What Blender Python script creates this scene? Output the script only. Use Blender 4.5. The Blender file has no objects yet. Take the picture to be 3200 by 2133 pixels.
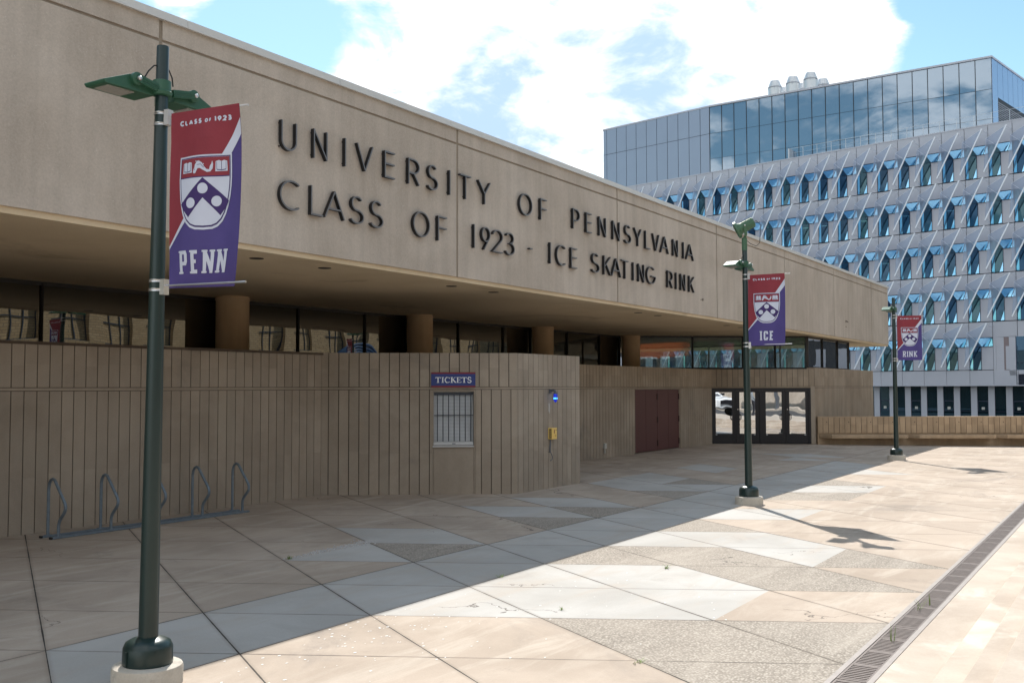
import bpy, bmesh, math, random
from mathutils import Vector, Matrix, noise as mnoise
random.seed(7)
C = bpy.context.scene.collection
R = math.radians
# ------------------------------------------------------------------ camera, sky, sun, exposure
TH = R(32.6746)                       # bearing of the street axis, clockwise from the view axis
BASE = math.pi/2 - TH                 # local x = along the building (s), local y = into the building (e)
UX, UY = math.sin(TH), math.cos(TH)
def W(s, e, z=0.0):
    return Vector((s*UX - e*UY, s*UY + e*UX, z))
def gz(s, e):                          # the plaza falls gently towards its drain
    return .00108*s + .00849*e

cam = bpy.data.cameras.new('camera'); camo = bpy.data.objects.new('camera', cam); C.objects.link(camo)
P = math.atan(144.5/3111); RO = .0025
f = Vector((0, math.cos(P), math.sin(P))); u0 = Vector((0, -math.sin(P), math.cos(P))); r0 = Vector((1, 0, 0))
rr = r0*math.cos(RO) - u0*math.sin(RO); uu = r0*math.sin(RO) + u0*math.cos(RO)
M = Matrix((rr, uu, -f)).transposed().to_4x4(); M.translation = (0, 0, 2.3)
camo.matrix_world = M
cam.lens = 35; cam.sensor_width = 36; cam.clip_end = 3000; cam.clip_start = .05
sc = bpy.context.scene; sc.camera = camo
sc.view_settings.view_transform = 'Standard'; sc.view_settings.look = 'None'
sc.view_settings.exposure = 1.0; sc.view_settings.gamma = 1.0
SUN_AZ, SUN_EL = R(-7.5), R(47.0)      # bearing clockwise from +Y
sun = bpy.data.lights.new('sun', 'SUN'); sun.energy = 3.5; sun.angle = R(.53); sun.color = (1, .955, .89)
suno = bpy.data.objects.new('sun', sun); C.objects.link(suno)
sd = Vector((math.sin(SUN_AZ)*math.cos(SUN_EL), math.cos(SUN_AZ)*math.cos(SUN_EL), math.sin(SUN_EL)))
suno.rotation_euler = sd.to_track_quat('Z', 'Y').to_euler()
suno.location = (0, 0, 60)

class NT:                              # small helper for node trees
    def __init__(s, nt): s.nt = nt; s.n = nt.nodes; s.l = nt.links
    def node(s, t, **k):
        n = s.n.new(t)
        for a, b in k.items(): setattr(n, a, b)
        return n
    def put(s, sock, v):
        if isinstance(v, bpy.types.NodeSocket): s.l.new(v, sock)
        elif v is not None:
            if hasattr(sock.default_value, '__len__') and not hasattr(v, '__len__'): v = (v,)*len(sock.default_value)
            if hasattr(v, '__len__') and len(v) == 3 and len(sock.default_value) == 4: v = (*v, 1)
            sock.default_value = v
    def math(s, op, a, b=None, c=None, clamp=False):
        n = s.node('ShaderNodeMath', operation=op); n.use_clamp = clamp
        s.put(n.inputs[0], a)
        if b is not None: s.put(n.inputs[1], b)
        if c is not None: s.put(n.inputs[2], c)
        return n.outputs[0]
    def vmath(s, op, a, b=None):
        n = s.node('ShaderNodeVectorMath', operation=op); s.put(n.inputs[0], a)
        if b is not None: s.put(n.inputs[1], b)
        return n.outputs['Value' if op in ('DOT_PRODUCT', 'LENGTH') else 'Vector']
    def mix(s, fac, a, b, mode='MIX'):
        n = s.node('ShaderNodeMix', data_type='RGBA', blend_type=mode)
        s.put(n.inputs[0], fac); s.put(n.inputs[6], a); s.put(n.inputs[7], b)
        return n.outputs[2]
    def noise(s, vec, scale, detail=4, rough=.55, dist=0):
        n = s.node('ShaderNodeTexNoise'); s.put(n.inputs['Vector'], vec)
        s.put(n.inputs['Scale'], scale); s.put(n.inputs['Detail'], detail)
        s.put(n.inputs['Roughness'], rough); s.put(n.inputs['Distortion'], dist)
        return n.outputs['Fac']
    def ss(s, v, a, b):                # smoothstep a..b -> 0..1
        n = s.node('ShaderNodeMapRange', interpolation_type='SMOOTHSTEP'); s.put(n.inputs[0], v)
        n.inputs[1].default_value = a; n.inputs[2].default_value = b
        return n.outputs[0]
    def scl(s, vec, sc_):
        n = s.node('ShaderNodeMapping'); s.put(n.inputs['Vector'], vec); n.inputs['Scale'].default_value = sc_
        return n.outputs[0]

world = bpy.data.worlds.new('World'); sc.world = world; world.use_nodes = True
w = NT(world.node_tree); w.n.clear()
sky = w.node('ShaderNodeTexSky', sky_type='NISHITA'); sky.sun_disc = False
sky.sun_elevation = SUN_EL; sky.sun_rotation = SUN_AZ
sky.altitude = 20; sky.air_density = 1.0; sky.dust_density = .25; sky.ozone_density = 1.0
SKY_K = .080
vec = w.node('ShaderNodeTexCoord').outputs['Generated']
sep = w.node('ShaderNodeSeparateXYZ'); w.put(sep.inputs[0], vec)
den = w.math('ADD', sep.outputs[2], .30)
cmb = w.node('ShaderNodeCombineXYZ'); w.put(cmb.inputs[0], w.math('DIVIDE', sep.outputs[0], den))
w.put(cmb.inputs[1], w.math('DIVIDE', sep.outputs[1], den)); cmb.inputs[2].default_value = .37
pv = cmb.outputs[0]
nbig = w.noise(pv, 4.2, 10, .58, .35)
nsm = w.noise(w.vmath('ADD', pv, (5.2, 8.1, 0)), 13.0, 6, .6, .5)
dn0 = w.math('ADD', w.math('MULTIPLY', nbig, .8), w.math('MULTIPLY', nsm, .2))
def blob(az, el, r0_, r1_):
    az, el = R(az), R(el)
    c = (math.sin(az)*math.cos(el), math.cos(az)*math.cos(el), math.sin(el))
    return w.ss(w.vmath('DOT_PRODUCT', vec, c), math.cos(R(r1_)), math.cos(R(r0_)))
def union(lst):
    p_ = None
    for a in lst:
        b_ = blob(*a); p_ = b_ if p_ is None else w.math('MAXIMUM', p_, b_)
    return p_
pos = union(((0, 17, 4, 10), (9, 18.5, 3, 9), (17, 18.5, 1.5, 6.5), (-6, 18, 2, 6.5), (-9.3, 22, 1, 4.2), (4, 12, 3, 8), (13, 13, 2, 7), (-18.8, 22.4, 1.0, 3.3), (-14.8, 23.2, .7, 2.4)))
neg = union(((-13.5, 19.3, 1.0, 4.6), (27.5, 19, 3, 8), (30, 27, 6, 12), (-7.5, 14.6, .6, 3.2)))
rear = w.ss(sep.outputs[1], .15, -.35)      # cumulus added behind the viewer for fill light, also mirrored in the penthouse
dens = w.math('ADD', w.math('ADD', w.math('MULTIPLY_ADD', rear, .085, dn0), w.math('MULTIPLY', pos, .215)), w.math('MULTIPLY', neg, -.20))
mask = w.ss(dens, .515, .645)
shade = union(((1.5, 17.6, 1.5, 6.0), (-2, 14.5, .5, 4), (7.5, 17, .5, 4.5), (12, 14.5, .5, 3.5)))
nsh = w.noise(w.vmath('ADD', pv, (3.1, 1.7, 0)), 6.5, 7, .6, .4)
core = w.math('MULTIPLY', w.ss(dens, .60, .76), w.ss(w.math('ADD', nsh, w.math('MULTIPLY', shade, .26)), .46, .76))
edge = w.ss(dens, .57, .66)
skyc = w.vmath('SCALE', sky.outputs[0]); skyc.node.inputs['Scale'].default_value = SKY_K
skyc = w.mix(1.0, skyc, (.97, 1.12, 1.0), 'MULTIPLY')
lit = w.mix(edge, (.50, .575, .62), (.74, .75, .765))
cloud = w.mix(core, lit, (.30, .41, .56))
cloud = w.mix(w.math('MULTIPLY', rear, w.math('SUBTRACT', 1.0, core)), cloud, (.86, .86, .86))
col = w.mix(mask, skyc, cloud)
bg = w.node('ShaderNodeBackground'); w.put(bg.inputs[0], col); bg.inputs[1].default_value = 1.0
out = w.node('ShaderNodeOutputWorld'); w.l.new(bg.outputs[0], out.inputs[0])

# ------------------------------------------------------------------ mesh helper
class MB:
    def __init__(s): s.v = []; s.f = []; s.m = []; s.tone = []; s.cur = 0; s.t = .5
    def quad(s, *pts):
        i = len(s.v); s.v += [Vector(p) for p in pts]; s.f.append(tuple(range(i, i+len(pts)))); s.m.append(s.cur); s.tone.append(s.t)
    def box(s, x0, x1, y0, y1, z0, z1):
        s.hexa([(x0,y0,z0),(x1,y0,z0),(x1,y1,z0),(x0,y1,z0),(x0,y0,z1),(x1,y0,z1),(x1,y1,z1),(x0,y1,z1)])
    def hexa(s, p):
        i = len(s.v); s.v += [Vector(q) for q in p]
        for q in ((0,3,2,1),(4,5,6,7),(0,1,5,4),(1,2,6,5),(2,3,7,6),(3,0,4,7)):
            s.f.append(tuple(i+k for k in q)); s.m.append(s.cur); s.tone.append(s.t)
    def obox(s, p, xa, ya, za, hx, hy, hz):   # oriented box: centre, axes, half sizes
        p = Vector(p); xa = Vector(xa).normalized()*hx; ya = Vector(ya).normalized()*hy; za = Vector(za).normalized()*hz
        s.hexa([p-xa-ya-za, p+xa-ya-za, p+xa+ya-za, p-xa+ya-za, p-xa-ya+za, p+xa-ya+za, p+xa+ya+za, p-xa+ya+za])
    def bar(s, a, b, wx, wy=None, up=(0,0,1)):
        a, b = Vector(a), Vector(b); d = b-a; up = Vector(up)
        x = d.cross(up)
        if x.length < 1e-6: x = d.cross(Vector((1,0,0)))
        y = x.cross(d); s.obox((a+b)/2, x, y, d, wx/2, (wy or wx)/2, d.length/2)
    def prism(s, poly, z0, z1, fn=None):     # poly ccw in (x,y), extruded in z, optional map to space
        fn = fn or (lambda p: p); i = len(s.v); n = len(poly)
        for z in (z0, z1): s.v += [Vector(fn(Vector((x, y, z)))) for x, y in poly]
        s.f.append(tuple(i+k for k in reversed(range(n)))); s.f.append(tuple(i+n+k for k in range(n)))
        for k in range(n): s.f.append((i+k, i+(k+1) % n, i+n+(k+1) % n, i+n+k))
        s.m += [s.cur]*(n+2); s.tone += [s.t]*(n+2)
    def lathe(s, prof, n=24, c=(0,0,0), axis=(0,0,1)):
        c = Vector(c); az = Vector(axis).normalized(); q = Vector((0,0,1)).rotation_difference(az)
        i = len(s.v)
        for r, z in prof:
            for k in range(n):
                a = 2*math.pi*k/n; s.v.append(c + q @ Vector((r*math.cos(a), r*math.sin(a), z)))
        for j in range(len(prof)-1):
            for k in range(n):
                s.f.append((i+j*n+k, i+j*n+(k+1) % n, i+(j+1)*n+(k+1) % n, i+(j+1)*n+k)); s.m.append(s.cur); s.tone.append(s.t)
        for j, rev in ((0, True), (len(prof)-1, False)):
            if prof[j][0] > 1e-5:
                l = [i+j*n+k for k in range(n)]
                s.f.append(tuple(reversed(l) if rev else l)); s.m.append(s.cur); s.tone.append(s.t)
    def tube(s, pts, r, n=10, cap=True):
        pts = [Vector(p) for p in pts]; i = len(s.v); m = len(pts); prev = None
        for k, p in enumerate(pts):
            d = (pts[min(k+1, m-1)] - pts[max(k-1, 0)]).normalized()
            if prev is None:
                x = d.cross(Vector((0,0,1)))
                if x.length < 1e-3: x = d.cross(Vector((1,0,0)))
            else: x = prev - d*prev.dot(d)
            x.normalize(); prev = x; y = d.cross(x)
            rk = r[k] if hasattr(r, '__len__') else r
            for a in range(n):
                t = 2*math.pi*a/n; s.v.append(p + x*rk*math.cos(t) + y*rk*math.sin(t))
        for k in range(m-1):
            for a in range(n):
                s.f.append((i+k*n+a, i+k*n+(a+1) % n, i+(k+1)*n+(a+1) % n, i+(k+1)*n+a)); s.m.append(s.cur); s.tone.append(s.t)
        if cap:
            s.f.append(tuple(i+a for a in reversed(range(n)))); s.f.append(tuple(i+(m-1)*n+a for a in range(n)))
            s.m += [s.cur]*2; s.tone += [s.t]*2
    def build(s, name, mats, parent=None, off=(0,0,0), bevel=0, smooth=False):
        me = bpy.data.meshes.new(name); off = Vector(off)
        me.from_pydata([v-off for v in s.v], [], s.f)
        mats = mats if isinstance(mats, (list, tuple)) else [mats]
        for m_ in mats: me.materials.append(m_)
        me.polygons.foreach_set('material_index', s.m)
        at = me.attributes.new('tone', 'FLOAT', 'FACE'); at.data.foreach_set('value', s.tone)
        if smooth: me.polygons.foreach_set('use_smooth', [True]*len(s.f))
        me.update()
        o = bpy.data.objects.new(name, me); C.objects.link(o)
        if parent: o.parent = parent
        if smooth:
            md = o.modifiers.new('angle', 'EDGE_SPLIT'); md.split_angle = R(38)
        if bevel:
            md = o.modifiers.new('bevel', 'BEVEL'); md.width = bevel; md.segments = 2; md.limit_method = 'ANGLE'; md.angle_limit = R(40)
        return o
def tag(o, label=None, cat=None, group=None, kind=None):
    if label: o['label'] = label
    if cat: o['category'] = cat
    if group: o['group'] = group
    if kind: o['kind'] = kind
    return o
def thing(name, label, cat, loc=(0,0,0), rz=0, group=None):
    o = bpy.data.objects.new(name, None); C.objects.link(o); o.empty_display_size = .3
    o.location = loc; o.rotation_euler = (0, 0, rz)
    return tag(o, label, cat, group)
def copy_tree(o, parent=None):
    c = o.copy(); C.objects.link(c)
    if parent: c.parent = parent
    for ch in [x for x in o.children]: copy_tree(ch, c)
    return c

# ------------------------------------------------------------------ materials
def new_mat(name):
    m = bpy.data.materials.new(name); m.use_nodes = True; t = NT(m.node_tree)
    b = t.n.get('Principled BSDF'); return m, t, b
def plain(name, col, rough=.6, metal=0, var=.08, scale=6, spec=.5, bump=0):
    m, t, b = new_mat(name); v = t.node('ShaderNodeTexCoord').outputs['Object']
    n = t.noise(v, scale, 5, .6)
    c = t.mix(n, tuple(max(0, k*(1-var*2)) for k in col), tuple(min(1, k*(1+var*2)) for k in col))
    t.put(b.inputs['Base Color'], c); b.inputs['Roughness'].default_value = rough; b.inputs['Metallic'].default_value = metal
    b.inputs['Specular IOR Level'].default_value = spec
    if bump:
        bp = t.node('ShaderNodeBump'); bp.inputs['Strength'].default_value = bump; bp.inputs['Distance'].default_value = .01
        t.put(bp.inputs['Height'], t.noise(v, scale*8, 3)); t.l.new(bp.outputs[0], b.inputs['Normal'])
    return m
def concrete(name, c1, c2, blot=.5, fine=60, fine_amt=.25, streak=.2, tone=.3, rough=.9, bump=.25, speck=0., stain=None, c3=None):
    m, t, b = new_mat(name); v = t.node('ShaderNodeTexCoord').outputs['Object']
    n1 = t.ss(t.noise(v, blot, 7, .62, .4), .32, .68)
    c = t.mix(n1, c1, c2)
    if c3: c = t.mix(t.ss(t.noise(t.vmath('ADD', v, (9, 4, 2)), blot*1.7, 6, .6, .6), .52, .72), c, c3)
    nf = t.noise(v, fine, 4, .7)
    def mul(c, val, amt):
        g = t.math('MULTIPLY_ADD', val, amt, 1-amt*.5); cc = t.node('ShaderNodeCombineXYZ')
        for k in range(3): t.put(cc.inputs[k], g)
        return t.mix(1.0, c, cc.outputs[0], 'MULTIPLY')
    c = mul(c, nf, fine_amt)
    if streak: c = mul(c, t.ss(t.noise(t.scl(v, (3.5, 3.5, .22)), 1.0, 5, .6), .3, .7), streak)
    if tone:
        at = t.node('ShaderNodeAttribute', attribute_name='tone'); c = mul(c, at.outputs['Fac'], tone)
    if stain:
        st = t.ss(t.noise(t.vmath('ADD', v, (5, 5, 5)), stain[0], 6, .65, .8), .56, .74); c = t.mix(t.math('MULTIPLY', st, stain[2]), c, stain[1])
    if speck:
        vo = t.node('ShaderNodeTexVoronoi'); t.put(vo.inputs['Vector'], v); vo.inputs['Scale'].default_value = 34
        sp = t.math('MULTIPLY', t.ss(vo.outputs['Distance'], .32, .12), t.ss(t.noise(v, 11, 2), .5, .7))
        c = t.mix(t.math('MULTIPLY', sp, speck), c, (.62, .58, .52))
    t.put(b.inputs['Base Color'], c); b.inputs['Roughness'].default_value = rough; b.inputs['Specular IOR Level'].default_value = .25
    bp = t.node('ShaderNodeBump'); bp.inputs['Strength'].default_value = bump; bp.inputs['Distance'].default_value = .006
    t.put(bp.inputs['Height'], nf); t.l.new(bp.outputs[0], b.inputs['Normal'])
    return m
def glass(name, tint, refl=.3, see=.3, wave=.0, wscale=.5, grow=.5, rc=(.92, .96, 1), body=.06):
    m, t, b = new_mat(name); t.n.remove(b); o = t.n.get('Material Output')
    v = t.node('ShaderNodeTexCoord').outputs['Object']
    gl = t.node('ShaderNodeBsdfGlossy'); gl.inputs['Roughness'].default_value = .0; gl.inputs['Color'].default_value = (*rc, 1)
    tr = t.node('ShaderNodeBsdfTransparent'); tr.inputs['Color'].default_value = (*[k*see for k in tint], 1)
    df = t.node('ShaderNodeBsdfDiffuse'); df.inputs['Color'].default_value = (*[k*body for k in tint], 1)
    mx0 = t.node('ShaderNodeAddShader'); t.l.new(tr.outputs[0], mx0.inputs[0]); t.l.new(df.outputs[0], mx0.inputs[1])
    lw = t.node('ShaderNodeLayerWeight'); lw.inputs[0].default_value = grow
    if wave:
        bp = t.node('ShaderNodeBump'); bp.inputs['Strength'].default_value = 1; bp.inputs['Distance'].default_value = wave
        t.put(bp.inputs['Height'], t.noise(v, wscale, 2, .4)); t.l.new(bp.outputs[0], gl.inputs['Normal'])
    fac = t.math('MULTIPLY_ADD', lw.outputs['Fresnel'], 1-refl, refl, True)
    mx = t.node('ShaderNodeMixShader'); t.l.new(fac, mx.inputs[0]); t.l.new(mx0.outputs[0], mx.inputs[1]); t.l.new(gl.outputs[0], mx.inputs[2])
    t.l.new(mx.outputs[0], o.inputs[0]); return m

FASCIA = concrete('fascia_concrete', (.435, .375, .315), (.535, .47, .405), .45, 45, .50, .14, .0, .92, .5, .75, (.6, (.40, .345, .295), .5))
FASCIA_D = concrete('fascia_joint', (.27, .225, .18), (.33, .28, .22), .8, 60, .3, .1, 0)
RIB = concrete('ribbed_concrete', (.295, .245, .193), (.37, .312, .25), .75, 50, .34, .06, .16, .95, .4, 0, (.5, (.195, .175, .155), .6), (.345, .295, .235))
RIB_D = concrete('ribbed_groove', (.07, .05, .038), (.11, .085, .065), 1, 60, .3, .2, 0)
RIB_T = concrete('ribbed_concrete_brown', (.295, .235, .175), (.36, .295, .225), .6, 50, .28, .2, .16, .95, .35, 0, (.6, (.25, .185, .125), .5))
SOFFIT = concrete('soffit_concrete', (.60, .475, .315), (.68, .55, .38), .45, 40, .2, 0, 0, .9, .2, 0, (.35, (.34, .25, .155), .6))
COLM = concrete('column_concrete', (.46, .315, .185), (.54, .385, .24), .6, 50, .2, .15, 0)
COPING = plain('coping_metal', (.62, .62, .60), .45, .0, .03, 2)
FOOT = concrete('footing_concrete', (.47, .43, .37), (.56, .52, .45), 3, 55, .35, 0, 0, .9, .5, 0, (9, (.2, .17, .14), .5))
STEP = concrete('step_concrete', (.40, .335, .275), (.51, .44, .37), .7, 45, .2, 0, .12, .92, .3, 0, (.55, (.32, .26, .21), .6), (.58, .52, .45))
DRAINC = plain('drain_frame', (.31, .275, .25), .6, 0, .12, 9)
GRATE = plain('grate_iron', (.17, .14, .125), .6, .2, .18, 14)
VOID = plain('channel_dark', (.02, .018, .018), .9, 0, .1, 4)
GREEN_D = plain('pole_paint', (.013, .030, .028), .32, 0, .12, 3)
GREEN = plain('luminaire_paint', (.030, .105, .062), .42, 0, .08, 5)
GREEN_L = plain('floodlight_paint', (.055, .135, .075), .45, 0, .08, 5)
LENS = plain('lens', (.36, .36, .33), .25, 0, .08, 20)
STEEL = plain('stainless', (.62, .62, .62), .28, .9, .05, 20)
GALV = plain('galvanised', (.18, .225, .27), .5, .55, .2, 12)
RUBBER = plain('black_rubber', (.012, .012, .014), .6)
BLACKF = plain('black_frame', (.010, .010, .014), .42, 0, .1, 4)
BROWNF = plain('bronze_frame', (.016, .013, .012), .5, 0, .1, 4)
MAROON = plain('maroon_paint', (.095, .033, .032), .55, 0, .07, 1.6)
MAROON_D = plain('maroon_dark', (.04, .014, .014), .6)
LETTER = plain('letter_return', (.008, .008, .010), .45, 0, .1, 8)
LETTER_F = plain('letter_face', (.17, .17, .18), .4, .2, .08, 10)
BLUE = plain('sign_blue', (.016, .035, .19), .45, 0, .08, 5)
RED = plain('sign_red', (.19, .012, .028), .5, 0, .08, 5)
WHITE = plain('sign_white', (.78, .80, .82), .5, 0, .03, 5)
BLIND = plain('blind_white', (.60, .62, .64), .6, 0, .08, 3)
BAR = plain('window_bar', (.045, .055, .075), .5, .1)
SILLW = plain('sill_metal', (.52, .52, .52), .45, .1, .06)
YEL = plain('call_box_yellow', (.80, .55, .16), .5, 0, .05, 6)
GREYB = plain('bracket_grey', (.12, .13, .15), .5, .3)
PLATE = plain('plate_grey', (.50, .49, .46), .6)
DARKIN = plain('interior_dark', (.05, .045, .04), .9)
INCEIL = plain('interior_ceiling', (.14, .12, .10), .9)
CLOTH_R = plain('cloth_red', (.25, .030, .046), .75, 0, .10, 4)
CLOTH_P = plain('cloth_purple', (.070, .052, .215), .75, 0, .10, 4)
CLOTH_W = plain('cloth_white', (.58, .62, .74), .75, 0, .04, 6)
CLOTH_I = plain('cloth_ink', (.045, .022, .13), .75, 0, .04, 6)
ORANGE = plain('hoarding_orange', (.62, .13, .02), .7, 0, .1, 2)
CLERE = glass('clerestory_glass', (.40, .34, .28), .12, .30, .010, .45, .38, (.85, .84, .80))
CLERE2 = glass('corner_glass', (.85, .93, .93), .07, .85, .004, .5, .22)
DOORG = glass('door_glass', (.4, .4, .38), .62, .25, .0035, .9, .4)

def paving_mat():
    m, t, b = new_mat('paving'); v = t.node('ShaderNodeTexCoord').outputs['Object']
    sp = t.node('ShaderNodeSeparateXYZ'); t.put(sp.inputs[0], v)
    i = t.math('MULTIPLY', t.math('SUBTRACT', 8.0, sp.outputs[1]), 1/1.4532)
    j = t.math('MULTIPLY', t.math('ADD', t.math('SUBTRACT', sp.outputs[0], 5.092), t.math('MULTIPLY', i, .839)), 1/1.678)
    wob = t.math('MULTIPLY', t.math('SUBTRACT', t.noise(v, 5, 4), .5), .007)
    def dist(k):
        fr = t.math('FRACT', t.math('ADD', k, 100.5))
        return t.math('ADD', t.math('MULTIPLY', t.math('ABSOLUTE', t.math('SUBTRACT', fr, .5)), 1.4532), wob)
    wd = t.ss(t.noise(v, .9, 3), .3, .7)
    walk = t.math('ADD', dist(i), t.math('MULTIPLY', t.math('GREATER_THAN', t.math('ABSOLUTE', t.math('SUBTRACT', i, .5)), .8), 9.0))   # only the grey walk has edge joints
    d1 = t.math('MINIMUM', walk, dist(j)); d2 = dist(t.math('SUBTRACT', j, i))
    w1 = t.math('MULTIPLY_ADD', wd, .004, .004); w2 = t.math('MULTIPLY_ADD', wd, .004, .003)
    line = t.math('MAXIMUM', t.math('LESS_THAN', d1, w1), t.math('LESS_THAN', d2, w2))
    edge = t.math('MAXIMUM', t.ss(d1, .05, .0), t.math('MULTIPLY', t.ss(d2, .035, .0), .6))
    pt = t.node('ShaderNodeAttribute', attribute_name='tone').outputs['Fac']      # 0..1 beige, 1..2 pale, 2..3 aggregate; fraction = shade
    ty = t.math('FLOOR', pt); sh = t.math('FRACT', pt)
    big = t.ss(t.noise(v, .55, 7, .62, .5), .3, .7); st = t.ss(t.noise(t.scl(v, (.35, 1.6, 1)), 1.5, 7, .65, .8), .45, .72)
    beige = t.mix(big, (.345, .282, .225), (.440, .365, .298)); beige = t.mix(t.math('MULTIPLY', st, .6), beige, (.51, .445, .375))
    dirt = t.ss(t.noise(t.vmath('ADD', v, (7, 3, 1)), .8, 7, .68, .7), .55, .75)
    beige = t.mix(t.math('MULTIPLY', dirt, .6), beige, (.225, .19, .16))
    blotch = t.ss(t.noise(t.vmath('ADD', v, (2, 8, 4)), .33, 8, .7, 1.0), .56, .70); beige = t.mix(t.math('MULTIPLY', blotch, .45), beige, (.20, .175, .155))
    pale = t.mix(big, (.375, .358, .332), (.455, .44, .415)); pale = t.mix(t.math('MULTIPLY', st, .55), pale, (.41, .355, .30))
    pale = t.mix(t.math('MULTIPLY', dirt, .45), pale, (.29, .265, .24))
    vo = t.node('ShaderNodeTexVoronoi'); t.put(vo.inputs['Vector'], v); vo.inputs['Scale'].default_value = 48
    peb = t.node('ShaderNodeSeparateColor'); t.l.new(vo.outputs['Color'], peb.inputs[0])
    agg = t.mix(peb.outputs[0], (.20, .175, .145), (.47, .425, .365)); agg = t.mix(t.ss(vo.outputs['Distance'], .3, .75), agg, (.17, .145, .12))
    agg = t.mix(t.math('MULTIPLY_ADD', big, .30, .18), agg, (.40, .35, .295)); agg = t.mix(t.math('MULTIPLY', st, .4), agg, (.46, .41, .35))
    c = t.mix(t.math('GREATER_THAN', ty, .5), beige, pale); c = t.mix(t.math('GREATER_THAN', ty, 1.5), c, agg)
    nf = t.noise(v, 70, 3, .7)
    ck = t.node('ShaderNodeTexVoronoi', feature='DISTANCE_TO_EDGE'); ck.inputs['Scale'].default_value = .42; dv = t.node('ShaderNodeTexNoise'); t.put(dv.inputs['Vector'], v); dv.inputs['Scale'].default_value = 1.6; dv.inputs['Detail'].default_value = 6
    t.put(ck.inputs['Vector'], t.vmath('ADD', v, t.vmath('MULTIPLY', t.vmath('SUBTRACT', dv.outputs['Color'], (.5, .5, .5)), (1.4, 1.4, 0))))
    crk = t.math('MULTIPLY', t.math('LESS_THAN', ck.outputs['Distance'], .0022), t.math('GREATER_THAN', t.noise(t.vmath('ADD', v, (4, 4, 9)), .5, 2), .60))
    c = t.mix(t.math('MULTIPLY', crk, .8), c, (.09, .075, .065))
    g = t.math('ADD', t.math('MULTIPLY_ADD', nf, .24, .84), t.math('MULTIPLY', sh, .09)); cc = t.node('ShaderNodeCombineXYZ')
    for k in range(3): t.put(cc.inputs[k], g)
    c = t.mix(1, c, cc.outputs[0], 'MULTIPLY')
    c = t.mix(t.math('MULTIPLY', edge, .30), c, (.16, .13, .10)); c = t.mix(line, c, (.05, .042, .036))
    t.put(b.inputs['Base Color'], c); b.inputs['Roughness'].default_value = .88; b.inputs['Specular IOR Level'].default_value = .25
    bp = t.node('ShaderNodeBump'); bp.inputs['Strength'].default_value = .6; bp.inputs['Distance'].default_value = .004
    h = t.math('SUBTRACT', t.math('MULTIPLY', nf, .5), t.math('MULTIPLY', line, 2.0)); h = t.math('ADD', h, t.math('MULTIPLY', t.math('GREATER_THAN', ty, 1.5), t.math('MULTIPLY', vo.outputs['Distance'], -1.4)))
    t.put(bp.inputs['Height'], h); t.l.new(bp.outputs[0], b.inputs['Normal'])
    return m
PAVE = paving_mat()

def struct(mb, name, mat, kind='structure', **k):
    o = mb.build(name, mat, **k); o.rotation_euler = (0, 0, BASE); o['kind'] = kind; return o

# ------------------------------------------------------------------ ground, plaza, steps, street
g = MB(); g.quad((-900,-900,-1.7),(900,-900,-1.7),(900,900,-1.7),(-900,900,-1.7))
tag(g.build('ground', plain('far_ground', (.16, .15, .13), .95, 0, .2, .2)), kind='structure')

B_, L_, A_ = 0, 1, 2
T1 = {}; T2 = {}                       # paving triangles: T1 (j,i)(j+1,i)(j+1,i+1), T2 (j,i)(j,i+1)(j+1,i+1)
for j in range(0, 15): T1[j, 0] = L_; T2[j, 0] = L_
T2[3,-2] = L_; T1[3,-1] = L_; T2[3,-1] = A_; T1[2,-1] = L_
T2[5,-2] = L_; T1[5,-1] = L_; T2[5,-1] = A_
T2[6,-2] = L_; T1[6,-1] = L_; T2[6,-1] = A_
T2[8,-2] = L_; T1[8,-1] = L_; T1[8,-2] = L_; T2[8,-1] = A_; T1[9,-2] = L_; T2[9,-1] = L_; T1[9,-1] = A_
T2[9,-2] = L_; T1[11,-2] = L_; T2[11,-2] = L_
T1[4,1] = A_; T2[5,1] = A_; T1[5,1] = L_; T1[6,1] = A_; T2[6,1] = L_; T1[3,1] = L_; T2[3,1] = L_; T2[4,1] = L_
T1[4,2] = L_; T2[4,2] = L_; T2[5,2] = A_; T1[5,2] = A_; T2[6,2] = L_; T1[6,2] = L_; T1[5,3] = A_; T1[6,3] = A_
T1[3,2] = L_; T2[3,2] = A_; T2[4,3] = A_; T1[3,3] = A_; T2[3,3] = A_; T1[2,1] = L_; T1[7,1] = L_; T1[9,1] = A_; T2[8,1] = L_; T1[10,1] = L_
T2[10,1] = A_; T1[11,1] = A_; T2[11,1] = L_; T1[13,1] = L_
T2[15,-2] = L_; T1[15,-1] = L_; T1[14,-1] = L_
g = MB()
def node(j, i):
    s, e = 5.092 + 1.678*j - .839*i, 8.0 - 1.4532*i
    return (s, e, gz(s, e))
for i in range(-7, 4):
    for j in range(-10+i//2, 25):
        for tab, pts in ((T1, ((j,i),(j+1,i),(j+1,i+1))), (T2, ((j,i),(j,i+1),(j+1,i+1)))):
            pts = [node(*p) for p in pts]
            if tab is T1: pts = [pts[0], pts[2], pts[1]]
            ty = tab.get((j, i))
            if ty is None: ty = B_
            g.t = ty + random.uniform(.1, .9); g.quad(*pts)
struct(g, 'plaza', PAVE)

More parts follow.
